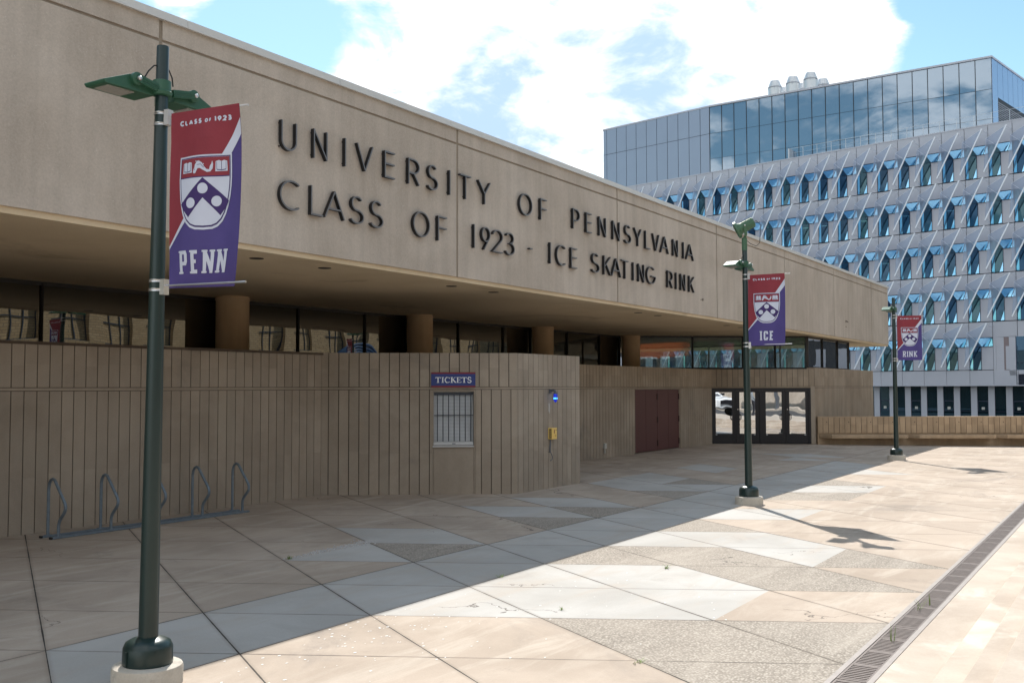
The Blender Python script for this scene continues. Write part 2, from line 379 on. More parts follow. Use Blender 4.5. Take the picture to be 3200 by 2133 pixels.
g = MB()
S0, S1 = -14, 46
def strip(e0, e1, z0, z1=None, t=.5):
    z1 = z0 if z1 is None else z1; g.t = t
    for a in range(S0, S1, 4):
        g.t = t + random.uniform(-.3, .3)
        g.quad((a, e0, z0+gz(a, e0)), (a, e1, z1+gz(a, e1)), (a+4, e1, z1+gz(a+4, e1)), (a+4, e0, z0+gz(a+4, e0)))
strip(1.86, 1.406, 0)
lev = 0; edges = [1.406, 1.128, .884]
for k, e in enumerate(edges):
    strip(e, e-.012, lev, lev+.15); strip(e-.012, e-.022, lev+.15, lev+.16)
    nx = edges[k+1] if k < 2 else .40
    strip(e-.022, nx, lev+.16); lev += .16
struct(g, 'steps', STEP)
g = MB(); g.t = .5
for a in range(-60, 80, 2):
    for e in (.40, -1.4, -3.2, -5.0):
        e2 = max(e-1.8, -5.6); g.t = random.random()
        g.quad((a+.006, e, .49), (a+.006, e2+.008, .49), (a+1.994, e2+.008, .49), (a+1.994, e, .49))
g.quad((-60, .42, .484), (-60, -5.6, .484), (80, -5.6, .484), (80, .42, .484))
struct(g, 'sidewalk', STEP)
g = MB(); g.box(-60, 130, -5.75, -5.60, .2, .495); struct(g, 'kerb', FOOT, bevel=.015)
g = MB(); g.quad((-120, -5.75, .36), (-120, -16.5, .36), (160, -16.5, .36), (160, -5.75, .36))
struct(g, 'road', plain('asphalt', (.052, .052, .055), .85, 0, .25, 3, bump=.3))
g = MB(); g.quad((-120, -16.5, .5), (-120, -60, .5), (160, -60, .5), (160, -16.5, .5)); g.quad((-120,-16.5,.3),(160,-16.5,.3),(160,-16.5,.5),(-120,-16.5,.5))
struct(g, 'pavement', STEP)

# trench drain
dr = thing('trench_drain', 'long rusty slotted drain channel running along the plaza edge beside the steps', 'drain', W(14, 2.02, gz(14, 2.02)), BASE)
dr.rotation_euler = (0, -.00108, BASE)
g = MB()
for e in (2.165, 1.882): g.box(-20, 25, e-2.02-.022, e-2.02+.022, -.12, .004)
g.box(-20, 25, -.15, .15, -.16, -.12)
g.build('channel_frame', DRAINC, dr)
gm = MB()
for k in range(9):
    x = .02 + .05*k + .028; gm.box(x, x+.026, -.112, .112, -.03, 0)
gm.box(0, .5, -.118, -.100, -.03, .002); gm.box(0, .5, .100, .118, -.03, .002); gm.box(.002, .03, -.1, .1, -.03, .001); gm.box(.476, .498, -.1, .1, -.03, .001)
gr = gm.build('grate', GRATE, dr)
for k in range(64):
    o = gr if k == 0 else gr.copy()
    if k: C.objects.link(o); o.parent = dr
    o.location = (-11 + .502*k, 0, random.uniform(-.003, .002) + .001*0)

# ------------------------------------------------------------------ the rink building
RO_ = (20, 14, 0)
rink = thing('ice_rink_building', 'low concrete building with a deep fascia, ribbed walls and dark ribbon windows', 'building', W(20, 14), BASE)
def part(mb, name, mat, parent=rink, **k): return mb.build(name, mat, parent, RO_, **k)
WS, WE = .5, -.8660254                 # the other wall direction (60 degrees round)
EF = 10.9                              # fascia face
END = 51.57
JT = [-11.65, -5.0, 1.7, 8.41, 15.10, 21.78, 28.41, 35.0, 41.56, 48.09, END]
g = MB()
for a, b in zip(JT[:-1], JT[1:]):
    x0, x1 = a+.03, b-(.03 if b < END else 0)
    g.cur = 0
    g.box(x0, x1, EF, EF+.3, 4.38, 6.875); g.box(x0, x1, EF, EF+.3, 6.915, 7.175)
    g.cur = 1; g.box(x0-.03, x1+.03, EF+.022, EF+.29, 6.875, 6.915); g.box(a-.03, a+.03, EF+.02, EF+.29, 4.38, 7.17)
    g.cur = 2; g.box(a, b, EF+.035, EF+.32, 4.30, 4.38)
g.cur = 0; g.box(END-.3, END, EF+.31, 60, 4.38, 7.175); g.cur = 2; g.box(END-.32, END-.03, EF+.32, 60, 4.30, 4.378)
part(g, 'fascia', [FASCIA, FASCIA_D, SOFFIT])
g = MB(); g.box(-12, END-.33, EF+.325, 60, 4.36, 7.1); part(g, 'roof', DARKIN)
g = MB()
x = -12.26
while x < END+.03:
    x1 = min(x+3.01, END+.04); g.box(x+.004, x1-.004, EF-.045, EF+.5, 7.172, 7.278); g.box(x+.004, x1-.004, EF-.055, EF-.045, 7.165, 7.190); x += 3.01
g.box(END-.4, END+.04, EF+.5, 60, 7.172, 7.278)
g.box(-12, END, EF-.035, EF+.4, 7.18, 7.27)
part(g, 'coping', COPING)
g = MB(); g.quad((-12, EF+.3, 4.312), (-12, 60, 4.312), (END-.3, 60, 4.312), (END-.3, EF+.3, 4.312))
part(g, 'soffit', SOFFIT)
for s, e in ((10.79, 11.62), (12.30, 11.62), (15.9, 11.62), (17.4, 11.62), (24.40, 11.60), (25.67, 11.60), (31.06, 11.60), (32.4, 11.60)):
    g = MB(); g.lathe([(.085, 4.305), (.11, 4.306), (.11, 4.3135), (.085, 4.3135)], 20, (s, e, 0)); g.cur = 1; g.lathe([(.085, 4.3085), (.0, 4.3085)], 20, (s, e, 0))
    o = part(g, 'downlight', [BROWNF, VOID])

def ribbed(p0, d, L, bands, thick=.3, board=.205, gw=.016, gd=.016, phase=0., base=0., edge=True, mi=(0, 1), mb=None, reveal=False):
    """board-formed wall: p0 (s,e) start, d unit direction; outward is to the viewer's side"""
    mb = mb or MB(); n = (-d[1], d[0])           # inward
    if n[1] < 0 and abs(n[1]) > .3: n = (-n[0], -n[1])
    def q(t, o, z): return (p0[0]+d[0]*t+n[0]*o, p0[1]+d[1]*t+n[1]*o, z)
    flip = (d[0]*n[1]-d[1]*n[0]) < 0
    def face(*pts): mb.quad(*(reversed(pts) if flip else pts))
    cuts = []; t = phase
    while t < L:
        if t > gw: cuts.append(t)
        t += board
    segs = []; a = 0
    for c in cuts: segs.append((a, c-gw/2)); a = c+gw/2
    segs.append((a, L))
    for z0, z1 in bands:
        for k, (a, b) in enumerate(segs):
            if b-a < .01: continue
            mb.cur = mi[0]; zz = [z0, z1]
            if z1-z0 > .9: zz = [z0, z0+(z1-z0)*random.choice((.42, .44, .45)), z1]
            elif z1-z0 > .5: zz = [z0, z0+(z1-z0)*random.choice((.5, .54, .56)), z1]
            for h0, h1 in zip(zz[:-1], zz[1:]):
                mb.t = random.random(); face(q(a, 0, h0), q(b, 0, h0), q(b, 0, h1), q(a, 0, h1))
            mb.t = .5
            face(q(a, 0, z1), q(b, 0, z1), q(b, thick, z1), q(a, thick, z1)); face(q(a, thick, z0), q(b, thick, z0), q(b, 0, z0), q(a, 0, z0))
            if k > 0: face(q(a, gd, z0), q(a, 0, z0), q(a, 0, z1), q(a, gd, z1))
            if k < len(segs)-1: face(q(b, 0, z0), q(b, gd, z0), q(b, gd, z1), q(b, 0, z1))
        mb.cur = mi[1]
        for a, b in zip(segs[:-1], segs[1:]): face(q(a[1], gd, z0), q(b[0], gd, z0), q(b[0], gd, z1), q(a[1], gd, z1))
        mb.cur = mi[0]; mb.t = .4
        if edge:
            face(q(0, thick, z0), q(0, 0, z0), q(0, 0, z1), q(0, thick, z1)); face(q(L, 0, z0), q(L, thick, z0), q(L, thick, z1), q(L, 0, z1))
    zs = sorted(bands)
    if reveal: zs = [(LOW-.1, LOW)] + zs
    for (z0, z1), (z2, z3) in zip(zs[:-1], zs[1:]):
        if z2-z1 < .2:                              # the horizontal reveal: a flat strip between two fine grooves
            mb.cur = mi[1]; face(q(0, gd, z1), q(L, gd, z1), q(L, gd, z2), q(0, gd, z2))
            mb.cur = mi[0]; mb.t = .5; c0, c1 = z1+.011, z2-.011
            face(q(0, .003, c0), q(L, .003, c0), q(L, .003, c1), q(0, .003, c1)); face(q(0, .003, c1), q(L, .003, c1), q(L, gd, c1), q(0, gd, c1)); face(q(0, gd, c0), q(L, gd, c0), q(L, .003, c0), q(0, .003, c0))
    return mb
LOW, UP, TOP = 2.262, 2.325, 2.98
def wall(name, p0, d, L, bands, mat=RIB, **k): return part(ribbed(p0, d, L, bands, **k), name, [mat, RIB_D])
U_ = (1, 0); V_ = (WS, WE)
VB = (.6225, -.7826)                   # booth front
VD = (WS, WE)                   # entrance wall
wall('wall', (-4, 14.22), U_, 19.10, [(.02, LOW), (UP, TOP)], phase=.12)                                        # street wall
CB = (17.47, 11.09); LB = 4.0; CA = (CB[0]-VB[0]*LB, CB[1]-VB[1]*LB)
def cb(t): return (CB[0]+VB[0]*t, CB[1]+VB[1]*t)                                                                       # booth front, t<0
wall('wall', CA, VB, LB-1.754, [(.02, LOW)], phase=.144)
wall('wall', CA, VB, LB, [(UP, 3.02)], phase=.144, reveal=True)
wall('wall', cb(-.851), VB, .851, [(.02, LOW)], phase=.115)
wall('wall', CB, U_, 2.70, [(.02, LOW), (UP, 3.02)], phase=.045)
wall("wall", (19.86, 14.1), (0, -1), 3.0, [(.02, LOW), (UP, 3.015)], phase=.1)
wall('wall', (20.48, 14.12), U_, 29.40-20.48, [(.05, LOW)], phase=.1)
wall('wall', (33.11, 14.12), U_, 36.12-33.11, [(.05, LOW)], phase=.1)
wall('wall', (20.48, 14.12), U_, 36.12-20.48, [(UP, TOP)], phase=.1, mat=RIB_T, reveal=True)
DW0 = (36.12, 14.14)
def dw(t, o=0): return (DW0[0]+VD[0]*t-VD[1]*o, DW0[1]+VD[1]*t+VD[0]*o)                                                    # door wall, o = inwards
wall('wall', dw(0), VD, 3.907, [(UP, 2.985)], phase=.2, mat=RIB_T, reveal=True)
wall('wall', (38.08, 10.757), U_, 47.5-38.08, [(.05, LOW), (UP, 3.035)], phase=.1, mat=RIB_T, board=.165, gw=.03, gd=.01)
wall('wall', (47.49, 11.06), (0, 1), 20, [(.05, LOW), (UP, 3.03)], mat=RIB_T, phase=.1)
g = MB()
# plain pieces: reveals round the ticket window, door head, corner post
def vbox(mb, org, t0, t1, o0, o1, z0, z1):
    mb.hexa([(*org(t, o), z) for z in (z0, z1) for t, o in ((t0, o0), (t1, o0), (t1, o1), (t0, o1))])
def cbo(t, o=0): return (CB[0]+VB[0]*t-VB[1]*o, CB[1]+VB[1]*t+VB[0]*o)
for a, b in ((-1.754, -1.722), (-.891, -.851)): g = MB(); vbox(g, cbo, a, b, .018, .3, .02, 2.262); part(g, 'window_jamb', RIB, bevel=.005)
g = MB()
vbox(g, cbo, -1.720, -.893, .03, .3, .05, 1.085); part(g, 'apron_panel', RIB, bevel=.006); g = MB(); vbox(g, cbo, -1.720, -.893, .05, .28, 1.085, 1.12); part(g, 'sill_bed', RIB); g = MB(); vbox(g, cbo, -1.722, -.891, .02, .3, 2.225, 2.262); part(g, 'window_head', RIB); g = MB()
vbox(g, dw, 3.746, 3.907, .0, .4, .05, UP); part(g, 'entrance_pier', RIB, bevel=.006)
for a, b in ((29.34, 29.40), (33.06, 33.115)): g = MB(); g.box(a, b, 14.145, 14.4, .05, LOW); part(g, 'door_jamb', RIB)
g = MB(); g.box(29.38, 33.1, 14.15, 14.4, 2.235, UP); part(g, 'door_head', RIB); g = MB()
vbox(g, dw, 0, 3.743, .02, .35, 2.262, UP)
part(g, 'door_head', RIB)
g = MB()
g.box(-4, 15.1, 14.19, 14.55, 2.975, 3.02); part(g, 'wall_cap', RIB_D)
g = MB(); g.box(-10, 38, 14.45, 18, 2.6, 2.9); vbox(g, cbo, -3.6, 0, .3, 2.6, 2.6, 2.9); g.box(17.6, 20.1, 11.4, 14.4, 2.6, 2.9); g.box(38.4, 47.3, 11.0, 20, 2.6, 2.95)
vbox(g, dw, .3, 3.9, .3, 4, 2.6, 2.9)
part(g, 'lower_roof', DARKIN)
for s in (8.42, 15.10, 21.78, 28.41, 35.06):
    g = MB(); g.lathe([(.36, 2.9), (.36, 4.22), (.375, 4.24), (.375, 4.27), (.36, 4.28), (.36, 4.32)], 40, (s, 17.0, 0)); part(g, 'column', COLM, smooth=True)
# ribbon windows
GE = 17.5
def pane_row(name, org, ts, z0, z1, gmat, fr=.05, posts=(), head=.06, curve=0):
    for a, b in zip(ts[:-1], ts[1:]):
        gl = MB(); gl.hexa([(*org(t, o), z) for z in (z0, z1) for t, o in ((a, 0), (b, 0), (b, .012), (a, .012))])
        fm = MB(); w_ = fr/2
        for t in (a, b): vbox(fm, org, t-w_*.98, t+w_*.98, -.03-.0005*t, .06, z0, z1)
        vbox(fm, org, a+w_, b-w_, -.028, .055, z1-head, z1+.05); vbox(fm, org, a+w_, b-w_, -.028, .055, z0-.05, z0+.05)
        o = part(fm, 'window', BROWNF)
        gg = gl.build('pane', gmat, o, RO_)
ts = []
for s in (1.7, 8.42, 15.1, 21.78, 28.41): ts += [s, s+2.5, s+4.95]
pane_row('w', lambda t, o=0: (t, GE+o), ts+[35.06], 2.92, 4.3, CLERE)
GWC = (39.4, 11.42)
def gw_(t, o=0): return (GWC[0]+.614*t+.789*o, GWC[1]-.789*t+.614*o)
pane_row('w', gw_, [-7.3, -4.62, -2.6, -1.3, -.03], 3.02, 4.29, CLERE2, .07, head=.05)
pane_row('w', lambda t, o=0: (t, 11.42+o), [39.43, 41.51, 43.85, 45.75], 3.06, 4.29, glass('bright_glass', (.75, .85, .88), .42, .75, .006, .5, .4), .05, head=.04)
pane_row('w', lambda t, o=0: (45.73-o, t), [11.47, 14.5, 18, 22], 3.06, 4.29, CLERE2, .05)
g = MB(); vbox(g, gw_, -.06, .04, -.05, .08, 3.0, 4.31); part(g, 'corner_post', BROWNF)
# inside
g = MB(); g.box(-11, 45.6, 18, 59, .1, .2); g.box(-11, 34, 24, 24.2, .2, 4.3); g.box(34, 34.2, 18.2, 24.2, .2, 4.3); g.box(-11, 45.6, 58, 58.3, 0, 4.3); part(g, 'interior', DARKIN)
g = MB(); g.box(45.75, 46.0, 22.2, 60, -1, 3.2)
for e in range(24, 60, 3): g.box(45.8, 45.95, e, e+.12, 3.2, 4.3)
part(g, 'rear_wall', RIB_T)
# ticket window
tw = MB(); vbox(tw, cbo, -1.720, -.893, .15, .18, 1.13, 2.22); tw.cur = 1
for k in range(34):
    z = 1.20+k*.0292; tw.hexa([(*cbo(t, o), zz) for dz in (0, .004) for t, o, zz in ((-1.712, .128, z+dz), (-.900, .128, z+dz), (-.900, .145, z+.018+dz), (-1.712, .145, z+.018+dz))])
win = tw.build('ticket_window', [SILLW, BLIND], rink, RO_)
fm = MB(); vbox(fm, cbo, -1.71, -.90, .10, .125, 2.155, 2.2)
for k in range(7):
    t = -1.64+k*.115; fm.bar((*cbo(t, .085), 1.20), (*cbo(t, .085), 2.17), .012)
fm.bar((*cbo(-1.71, .098), 1.735), (*cbo(-.90, .098), 1.735), .012)
fm.build('window_bars', BAR, win, (0, 0, 0)).location = (-RO_[0]+0, -RO_[1], 0)
sl = MB(); vbox(sl, cbo, -1.72, -.90, .03, .15, 1.185-.06, 1.19); vbox(sl, cbo, -1.74, -.89, -.02, .15, 1.085, 1.112)
o = sl.build('sill', SILLW, win, (0, 0, 0), bevel=.004); o.location = (-RO_[0], -RO_[1], 0)
sl = MB(); vbox(sl, cbo, -1.34, -1.27, .022, .03, 1.145, 1.165); o = sl.build('vent', GREYB, win, RO_)
# maroon doors
for k in range(2):
    a = 29.42+k*1.83; g = MB(); g.box(a, a+1.81, 14.17, 14.22, .18, 2.225); g.cur = 1
    g.box(a+.90, a+.91, 14.166, 14.17, .19, 2.22); g.box(a+1.806, a+1.826, 14.175, 14.22, .18, 2.22)
    d_ = part(g, 'maroon_door', [MAROON, MAROON_D], bevel=.003)
    for z in (.42, 1.20, 1.98):
        h = MB(); h.lathe([(.016, z-.10), (.016, z+.10)], 8, (a+.02 if k == 0 else a+1.80, 14.155, 0)); h.box((a if k == 0 else a+1.76), (a+.05 if k == 0 else a+1.81), 14.158, 14.17, z-.1, z+.1); h.build('hinge', MAROON_D, d_, RO_)
        if k == 0:
            h = MB(); h.box(a+1.78, a+1.85, 14.15, 14.17, z-.1, z+.1); h.build('hinge', MAROON_D, d_, RO_)
# glazed entrance doors
fm = MB(); vbox(fm, dw, 0, 3.743, -.01, .12, 2.165, 2.262)
for t in (0, 1.815, 3.658): vbox(fm, dw, t, t+.085, -.012, .12, .16, 2.165)
vbox(fm, dw, 0.085, 3.658, .02, .10, .15, .165)
part(fm, 'door_frame', BLACKF)
for k, (a, b, ga, gb) in enumerate(((.09, .918, .165, .781), (.926, 1.812, 1.068, 1.658), (1.903, 2.796, 2.057, 2.656), (2.804, 3.655, 2.941, 3.544))):
    g = MB(); vbox(g, dw, a, ga, .02, .065, .17, 2.16); vbox(g, dw, gb, b, .02, .065, .17, 2.16); vbox(g, dw, ga, gb, .02, .065, .17, .535); vbox(g, dw, ga, gb, .02, .065, 2.108, 2.16)
    d_ = part(g, 'entrance_door', BLACKF, bevel=.003)
    gl = MB(); vbox(gl, dw, ga, gb, .035, .045, .535, 2.108); gl.build('pane', DOORG, d_, RO_)
    t = (.795, 1.05, 2.67, 2.925)[k]; h = MB()
    q = -.06 if k in (0, 2) else .06
    h.tube([(*dw(t, .02), 1.28), (*dw(t+q*.2, -.06), 1.28), (*dw(t+q, -.07), 1.24), (*dw(t+q, -.07), 1.10), (*dw(t+q*.2, -.06), 1.06), (*dw(t, .02), 1.06)], .013, 8)
    h.build('handle', BLACKF, d_, RO_)
    if k in (1, 2):
        h = MB(); h.lathe([(.022, 0), (.022, .012)], 14, (*dw(1.0 if k == 1 else 2.865, .012), 1.456), (VD[1], -VD[0], 0)); h.build('lock', STEEL, d_, RO_)
    h = MB(); tt = (ga+.02, gb-.03, ga+.03, gb-.02)[k]; vbox(h, dw, tt-.035, tt+.035, .012, .02, .49, .51); h.build('badge', WHITE, d_, RO_)

# ------------------------------------------------------------------ letters: stroke alphabet
def arc(cx, cy, rx, ry, a0, a1, n=18): return [(cx+rx*math.cos(R(a0+(a1-a0)*k/n)), cy+ry*math.sin(R(a0+(a1-a0)*k/n))) for k in range(n+1)]
S_ = arc(.52,.745,.40,.255,35,270,16)[:-1] + arc(.50,.245,.50,.245,90,-150,18)
GL = {
 'U': [[(0,1)]+arc(.5,.32,.5,.32,180,360)+[(1,1)]], 'N': [[(0,0),(0,1)],[(0,1),(1,0)],[(1,0),(1,1)]], 'I': [[(.5,0),(.5,1)]], '1': [[(.5,0),(.5,1)]],
 'V': [[(0,1),(.5,0)],[(.5,0),(1,1)]], 'E': [[(0,0),(0,1)],[(0,1),(1,1)],[(0,.53),(.97,.53)],[(0,0),(1,0)]],
 'R': [[(0,0),(0,1)],[(0,1)]+arc(.45,.72,.55,.28,90,-90,14)+[(0,.44)],[(.48,.44),(1,0)]], 'S': [S_], 'T': [[(0,1),(1,1)],[(.5,0),(.5,1)]],
 'Y': [[(0,1),(.52,.44)],[(1,1),(.52,.44)],[(.52,.44),(.52,0)]], 'O': [arc(.5,.5,.5,.5,0,360,36)], 'F': [[(0,0),(0,1)],[(0,1),(1,1)],[(0,.53),(.97,.53)]],
 'P': [[(0,0),(0,1)],[(0,1)]+arc(.45,.71,.55,.29,90,-90,14)+[(0,.42)]], 'L': [[(0,1),(0,0)],[(0,0),(1,0)]], 'A': [[(0,0),(.5,1)],[(.5,1),(1,0)],[(.17,.33),(.83,.33)]],
 'C': [arc(.62,.5,.62,.5,52,308,28)], 'G': [arc(.55,.5,.55,.5,48,350,30)+[(1,.45),(.58,.45)]], 'K': [[(0,0),(0,1)],[(0,.40),(1,1)],[(.30,.58),(1,0)]],
 '9': [arc(.5,.69,.5,.31,0,360,28),[(.93,.54),(.25,0)]], '2': [arc(.5,.72,.5,.28,165,-35,18)+[(0,0),(1,0)]],
 '3': [arc(.47,.76,.43,.24,150,-90,16)+arc(.47,.27,.53,.27,90,-150,18)[1:]], '-': [[(0,.45),(1,.45)]]}
def ribbon(pts, w_, closed=False):
    """outline quads of a stroke: list of (left,right) pairs"""
    n = len(pts); out = []
    if n > 2 and (abs(pts[0][0]-pts[-1][0])+abs(pts[0][1]-pts[-1][1])) < 1e-5: closed = True; pts = pts[:-1]; n -= 1
    for k in range(n):
        p = Vector(pts[k]); a = Vector(pts[k-1]) if (k or closed) else None; b = Vector(pts[(k+1) % n]) if (k < n-1 or closed) else None
        d0 = (p-a).normalized() if a is not None else (b-p).normalized(); d1 = (b-p).normalized() if b is not None else d0
        t = (d0+d1); t = t.normalized() if t.length > 1e-4 else d0; nn = Vector((-t.y, t.x)); c = max(.45, nn.dot(Vector((-d0.y, d0.x)))); o = nn*(w_/2/c)
        out.append((p+o, p-o))
    return out, closed
def letter(mb, ch, x0, x1, y0, h, w_, d0, d1, fn, face=1, side=0):
    """stroke letter filling x0..x1, base y0, height h; extruded from d0 (wall) to d1 (front)"""
    wd = max(x1-x0, 1e-4); half = w_/2
    for si, st in enumerate(GL[ch]):
        if ch in 'I1': pts = [((x0+x1)/2, y0+h*y) for x, y in st]
        else: pts = [(x0+half+(wd-w_)*x if wd > w_ else x0, y0+half*(0 if len(st) == 2 and st[0][0] == st[1][0] else 1)+(h-w_*(0 if len(st) == 2 and st[0][0] == st[1][0] else 1))*y) for x, y in st]
        rb, closed = ribbon(pts, w_); f1 = d1-.0006*si
        m = len(rb); rng = range(m if closed else m-1)
        for k in rng:
            (l0, r0_), (l1, r1_) = rb[k], rb[(k+1) % m]
            P_ = lambda v, d: fn(v.x, v.y, d)
            mb.cur = face; mb.quad(P_(r0_, f1), P_(r1_, f1), P_(l1, f1), P_(l0, f1))
            mb.cur = side; mb.quad(P_(l0, f1), P_(l1, f1), P_(l1, d0), P_(l0, d0)); mb.quad(P_(r0_, d0), P_(r1_, d0), P_(r1_, f1), P_(r0_, f1))
        if not closed:
            for (l, r_), rev in ((rb[0], 0), (rb[-1], 1)):
                q = [P_(l, f1), P_(l, d0), P_(r_, d0), P_(r_, f1)]; mb.quad(*(reversed(q) if rev else q))
ROW1 = [('U',10.53,10.82),('N',11.21,11.49),('I',11.92,11.92),('V',12.21,12.59),('E',12.91,13.17),('R',13.55,13.84),('S',14.09,14.38),('I',14.76,14.76),('T',15.09,15.44),('Y',15.7,16.1),('O',17.19,17.66),('F',18.03,18.28),('P',19.44,19.73),('E',20.07,20.32),('N',20.71,21.02),('N',21.42,21.75),('S',22.04,22.38),('Y',22.6,22.99),('L',23.26,23.53),('V',23.7,24.08),('A',24.2,24.69),('N',25.02,25.31),('I',25.72,25.72),('A',25.92,26.43)]
ROW2 = [('C',10.51,10.89),('L',11.16,11.41),('A',11.46,11.9),('S',12.05,12.36),('S',12.54,12.85),('O',13.69,14.14),('F',14.41,14.67),('1',15.55,15.55),('9',15.82,16.08),('2',16.2,16.53),('3',16.66,16.97),('-',17.57,17.68),('I',18.42,18.42),('C',18.7,19.07),('E',19.35,19.61),('S',20.31,20.67),('K',20.94,21.27),('A',21.34,21.81),('T',21.87,22.24),('I',22.52,22.52),('N',22.83,23.13),('G',23.32,23.79),('R',24.63,24.93),('I',25.2,25.2),('N',25.52,25.8),('K',26.12,26.45)]
for row, z0, lab in ((ROW1, 5.865, 'upper row of thin raised black letters on the concrete fascia'), (ROW2, 4.97, 'lower row of thin raised black letters and numerals on the concrete fascia')):
    t = thing('raised_lettering', lab, 'lettering', W(18.5, EF, z0), BASE, 'raised lettering on the fascia')
    for ch, a, b in row:
        g = MB(); w_ = .025; hh = .455
        letter(g, ch, a-.015, b+.015, z0 + (.0 if ch != '-' else .02), hh, w_, .018, .084, lambda x, y, d: (x, EF-d, y))
        o = g.build('letter', [LETTER, LETTER_F], t, (18.5, EF, z0))
        if ch in 'INTF1UEPR':
            for zz in (.05, .40):
                g2 = MB(); xx = (a+b)/2 if ch in 'IT1' else a; g2.bar((xx, EF+.001, z0+zz), (xx, EF-.03, z0+zz), .016); g2.build('stud', LETTER, o, (18.5, EF, z0))

# ticket sign
sg = thing('ticket_sign', 'blue sign with red edges reading TICKETS above the barred window', 'sign', W(*cbo(-1.317, 0), 2.46), BASE)
SO = (*cbo(-1.317, 0), 2.46)
g = MB(); vbox(g, cbo, -1.773, -.861, -.022, .0, 2.312, 2.622); g.cur = 1; vbox(g, cbo, -1.7725, -.8615, -.0245, -.021, 2.5875, 2.6225); vbox(g, cbo, -1.7725, -.8615, -.0245, -.021, 2.3115, 2.3465)
g.build('board', [BLUE, RED], sg, SO)
g = MB(); tf = lambda x, y, d: (*cbo(x, -d), y)
def tstroke(pts, w_, dd=0): 
    rb, cl = ribbon(pts, w_); 
    for k in range(len(rb)-1): g.quad(*[tf(v.x, v.y, .0255+dd) for v in (rb[k][1], rb[k+1][1], rb[k+1][0], rb[k][0])])
def serif_letter(ch, x, wd, y0=2.408, h=.112):
    X = lambda u: x+u*wd; Y = lambda v: y0+v*h; th_, tn, sf = .024, .008, .009
    def stem(u, ser=True):
        tstroke([(X(u), Y(0)), (X(u), Y(1))], th_)
        if ser:
            for v in (.03, .97): tstroke([(X(u)-.027, Y(v)), (X(u)+.027, Y(v))], sf, .0005)
    if ch == 'T':
        stem(.5, False); tstroke([(X(.5)-.026, Y(.03)), (X(.5)+.026, Y(.03))], sf, .0005); tstroke([(X(0), Y(.95)), (X(1), Y(.95))], .013, .0004); tstroke([(X(.03), Y(1)), (X(.0), Y(.76))], .008, .0006); tstroke([(X(.97), Y(1)), (X(1.), Y(.76))], .008, .0006)
    if ch == 'I': stem(.5)
    if ch == 'C':
        tstroke([(X(a), Y(b)) for a, b in arc(.55,.5,.48,.49,100,260,14)], .021); tstroke([(X(a), Y(b)) for a, b in arc(.55,.5,.50,.47,105,40,8)], .011, .0004); tstroke([(X(a), Y(b)) for a, b in arc(.55,.5,.50,.47,255,318,8)], .011, .0004); tstroke([(X(.95), Y(.98)), (X(.95), Y(.72))], .008, .0007)
    if ch == 'K':
        stem(.2); tstroke([(X(.2), Y(.46)), (X(.86), Y(.96))], .009, .0004); tstroke([(X(.40), Y(.60)), (X(.95), Y(.03))], .024, .0006); tstroke([(X(.7), Y(.97)), (X(1.0), Y(.97))], sf, .0008); tstroke([(X(.8), Y(.03)), (X(1.12), Y(.03))], sf, .0008)
    if ch == 'E':
        stem(.2)
        for v, u in ((.96, .95), (.52, .72), (.04, 1.0)): tstroke([(X(.2), Y(v)), (X(u), Y(v))], .010, .0004)
        for v, u, k in ((.87, .96, .1), (.52, .74, .11), (.14, 1.0, .12)): tstroke([(X(u), Y(v-k)), (X(u), Y(v+k))], .008, .0007)
    if ch == 'S':
        tstroke([(X(a), Y(b)) for a, b in S_], .018); tstroke([(X(.93), Y(.98)), (X(.93), Y(.70))], .008, .0005); tstroke([(X(.06), Y(.30)), (X(.06), Y(.02))], .008, .0005)
for ch, x0, x1 in zip('TICKETS', (366, 585, 705, 925, 1145, 1325, 1540), (552, 675, 895, 1110, 1305, 1508, 1672)):
    k = .735/1310; serif_letter(ch, -1.683+(x0-366)*k, (x1-x0)*k)
g.build('lettering', WHITE, sg, SO)

